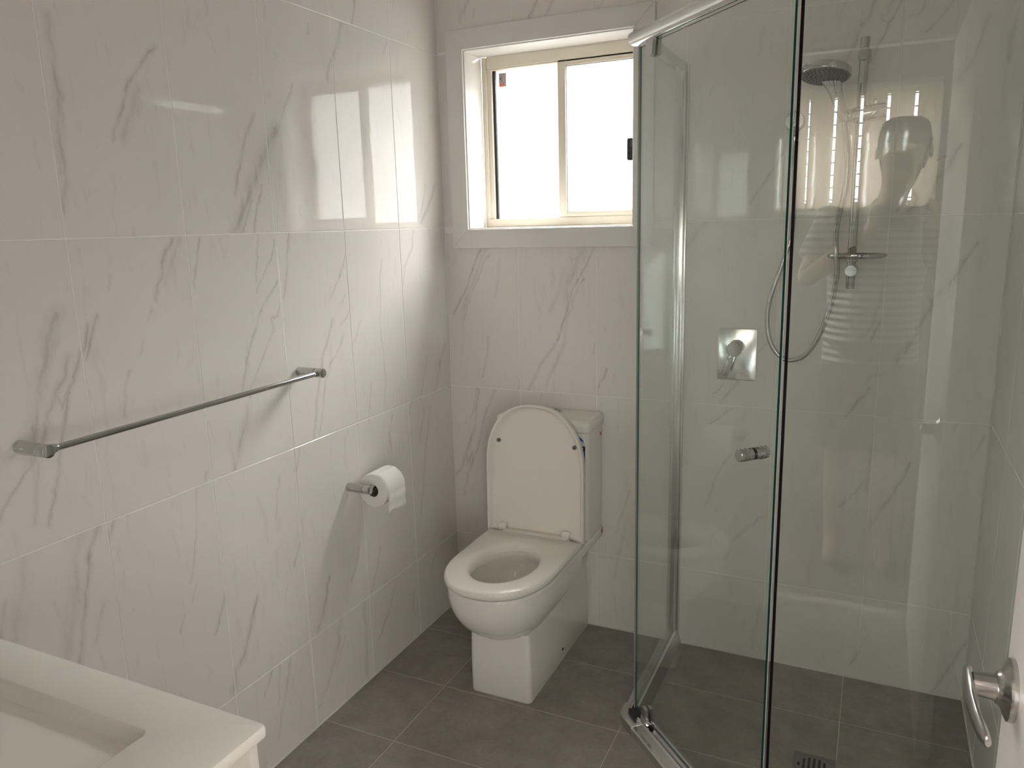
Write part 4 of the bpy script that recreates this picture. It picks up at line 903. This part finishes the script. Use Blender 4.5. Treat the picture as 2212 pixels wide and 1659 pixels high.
def skin(name, chains, material, parent, root=0, sub=2):
    """chains: lists of (point, radius); points that coincide are joined"""
    verts = []; rad = []; edges = []; idx = {}
    def vid(p, r):
        k = tuple(round(c, 4) for c in p)
        if k not in idx: idx[k] = len(verts); verts.append(p); rad.append(r)
        return idx[k]
    for ch in chains:
        ids = [vid(p, r) for p, r in ch]
        for a, c in zip(ids[:-1], ids[1:]):
            if a != c and (a, c) not in edges: edges.append((a, c))
    me = bpy.data.meshes.new(name); me.from_pydata(verts, edges, []); o = link(name, me, material, parent, 0)
    sk = o.modifiers.new('skin', 'SKIN'); sk.use_smooth_shade = True
    if not me.skin_vertices: me.attributes.new('skin_vertex', 'FLOAT', 'POINT') if False else None
    for i, v in enumerate(me.skin_vertices[0].data): v.radius = (rad[i], rad[i]); v.use_root = (i == root)
    sd = o.modifiers.new('sub', 'SUBSURF'); sd.levels = sub; sd.render_levels = sub
    return o
per = empty('person', (1.46, -2.86, 0)); tag(per, 'person in a striped t-shirt holding up a phone, seen only as a reflection', 'person')
cP = lambda r, u, f: tuple(CAM_POS + _r * r + _u * u + _f * f)
PB = -2.86
spine = [((1.46, PB, .95), .135), ((1.46, PB, 1.12), .125), ((1.463, PB, 1.30), .135), ((1.475, PB + .005, 1.44), .11), ((1.50, PB + .02, 1.535), .058), ((1.515, PB + .035, 1.60), .055), ((1.53, PB + .05, 1.665), .075), ((1.535, PB + .05, 1.745), .092), ((1.535, PB + .045, 1.81), .062)]
legs = []
for s_, x in ((-1, 1.375), (1, 1.545)):
    legs.append([((1.46, PB, .95), .135), ((x, PB, .86), .092), ((x + .01 * s_, PB + .01, .50), .062), ((x + .012 * s_, PB - .01, .30), .056), ((x + .015 * s_, PB - .01, .09), .038), ((x + .018 * s_, PB + .06, .045), .036), ((x + .022 * s_, PB + .15, .032), .026)])
def arm(sh, elb, wr):
    sh, elb, wr = Vector(sh), Vector(elb), Vector(wr)
    return [((1.475, PB + .005, 1.44), .11), (tuple(sh), .062), (tuple(sh.lerp(elb, .5)), .050), (tuple(elb), .042), (tuple(elb.lerp(wr, .4)), .040), (tuple(wr), .027)]
wl = cP(-.075, -.075, -.075); wr = cP(.205, -.075, -.075)
armL = arm((1.285, PB + .01, 1.445), (1.195, PB + .12, 1.235), wl); armR = arm((1.655, PB + .01, 1.445), (1.745, PB + .13, 1.235), wr)
pl = cP(-.055, -.035, -.042); prr = cP(.185, -.035, -.042)
chains = [spine] + legs + [armL + [(pl, .024)], armR + [(prr, .024)]]
for i, (u0, ln) in enumerate(((.045, .9), (.025, 1.0), (.004, .97), (-.017, .8))):
    chains.append([(pl, .024), (cP(-.047, u0 - .012, -.030), .010), (cP(-.034, u0, -.0265), .0088), (cP(-.026 + .004 * i, u0 + .006, -.0245), .0078)])
    chains.append([(prr, .024), (cP(.177, u0 - .012, -.030), .010), (cP(.164, u0, -.0265), .0088), (cP(.156 - .004 * i, u0 + .006, -.0245), .0078)])
chains.append([(pl, .024), (cP(-.040, -.038, -.026), .011), (cP(-.026, -.030, -.0245), .009)])
chains.append([(prr, .024), (cP(.170, -.038, -.020), .011), (cP(.158, -.026, .004), .009), (cP(.148, -.018, .008), .0085)])
body = skin('body', chains, M_skin, per)
def ell(cx, cy, a, b_, z, n=28): return [(cx + a * math.cos(2 * math.pi * i / n), cy + b_ * math.sin(2 * math.pi * i / n), z) for i in range(n)]
shb = B().loft([ell(1.46, PB, .185, .150, .90), ell(1.46, PB, .187, .152, .905), ell(1.46, PB, .178, .148, 1.05), ell(1.462, PB, .180, .146, 1.2), ell(1.465, PB, .195, .150, 1.33), ell(1.470, PB, .200, .135, 1.42), ell(1.478, PB + .004, .165, .105, 1.48), ell(1.488, PB + .008, .092, .078, 1.525), ell(1.492, PB + .010, .078, .070, 1.535)], False, False)
for A in (armL, armR):
    p0, p1 = Vector(A[1][0]), Vector(A[2][0]); d = (p1 - p0)
    shb.tube([tuple(p0 - d * .5), tuple(p0), tuple(p0 + d * .6), tuple(p1 + d * .15)], lambda t: .082 - .010 * t, n=20, sub=3)
shb.done('striped_shirt', stripe_mat(), per, 60)
sho = B()
sho.loft([ell(1.46, PB, .182, .150, .99), ell(1.46, PB, .184, .152, .93), ell(1.46, PB, .186, .150, .84)], True, True)
for x in (1.372, 1.548): sho.loft([ell(x, PB, .098, .118, .90), ell(x, PB, .100, .115, .75), ell(x + (.008 if x > 1.46 else -.008), PB, .098, .108, .52), ell(x + (.008 if x > 1.46 else -.008), PB, .094, .104, .52)], True, True)
sho.done('shorts', M_short, per, 60)
hr = B(); hcx, hcy = 1.535, PB + .045
hr.loft([[(hcx + a * math.cos(2 * math.pi * i / 28), hcy - .008 + b_ * math.sin(2 * math.pi * i / 28) - (.0 if math.sin(2 * math.pi * i / 28) < .3 else .012), z + (.055 if math.sin(2 * math.pi * i / 28) > .35 else 0) * f) for i in range(28)] for a, b_, z, f in ((.078, .085, 1.675, 1), (.092, .103, 1.735, 1), (.096, .108, 1.79, .7), (.086, .097, 1.835, .3), (.060, .068, 1.862, .1), (.02, .022, 1.872, 0))])
hr.done('hair', M_hair, per, 60)
fa = B().lathe((1.53, PB + .128, 1.728), (0, 1, -.25), [(0, .010), (.012, .014), (.020, .010), (.023, .004)], 14).done('nose', M_skin, per, 60)
for x in (1.498, 1.566): B().lathe((x, PB + .124, 1.757), (0, 1, 0), [(0, .011), (.004, .010), (.007, .004)], 14).done('eye', M_eye, per, 60)
B().box((1.507, PB + .112, 1.672), (1.555, PB + .128, 1.683), .004).done('mouth', M_lip, per)
for x in (1.438, 1.630): B().lathe((x, PB + .04, 1.735), (1, 0, 0), [(-.007, .014), (0, .028), (.007, .016)], 14).done('ear', M_skin, per, 60)
ph = B(); pm = Matrix(((_r.x, _u.x, -_f.x, 0), (_r.y, _u.y, -_f.y, 0), (_r.z, _u.z, -_f.z, 0), (0, 0, 0, 1))); pm.translation = CAM_POS
ph.box((-.024, -.052, .004), (.134, .026, .0125), .0035, 3, M_=pm)
pho = ph.done('phone', M_black, None, 30); tag(pho, 'dark phone held level in both hands, at the eye of the picture', 'phone')
for (x, y) in ((.022, .008), (.044, .008)): B().lathe(cP(x, y, -.004), tuple(_f), [(0, .009), (.0015, .0085)], 20).done('lens', M_edge_dark, pho)
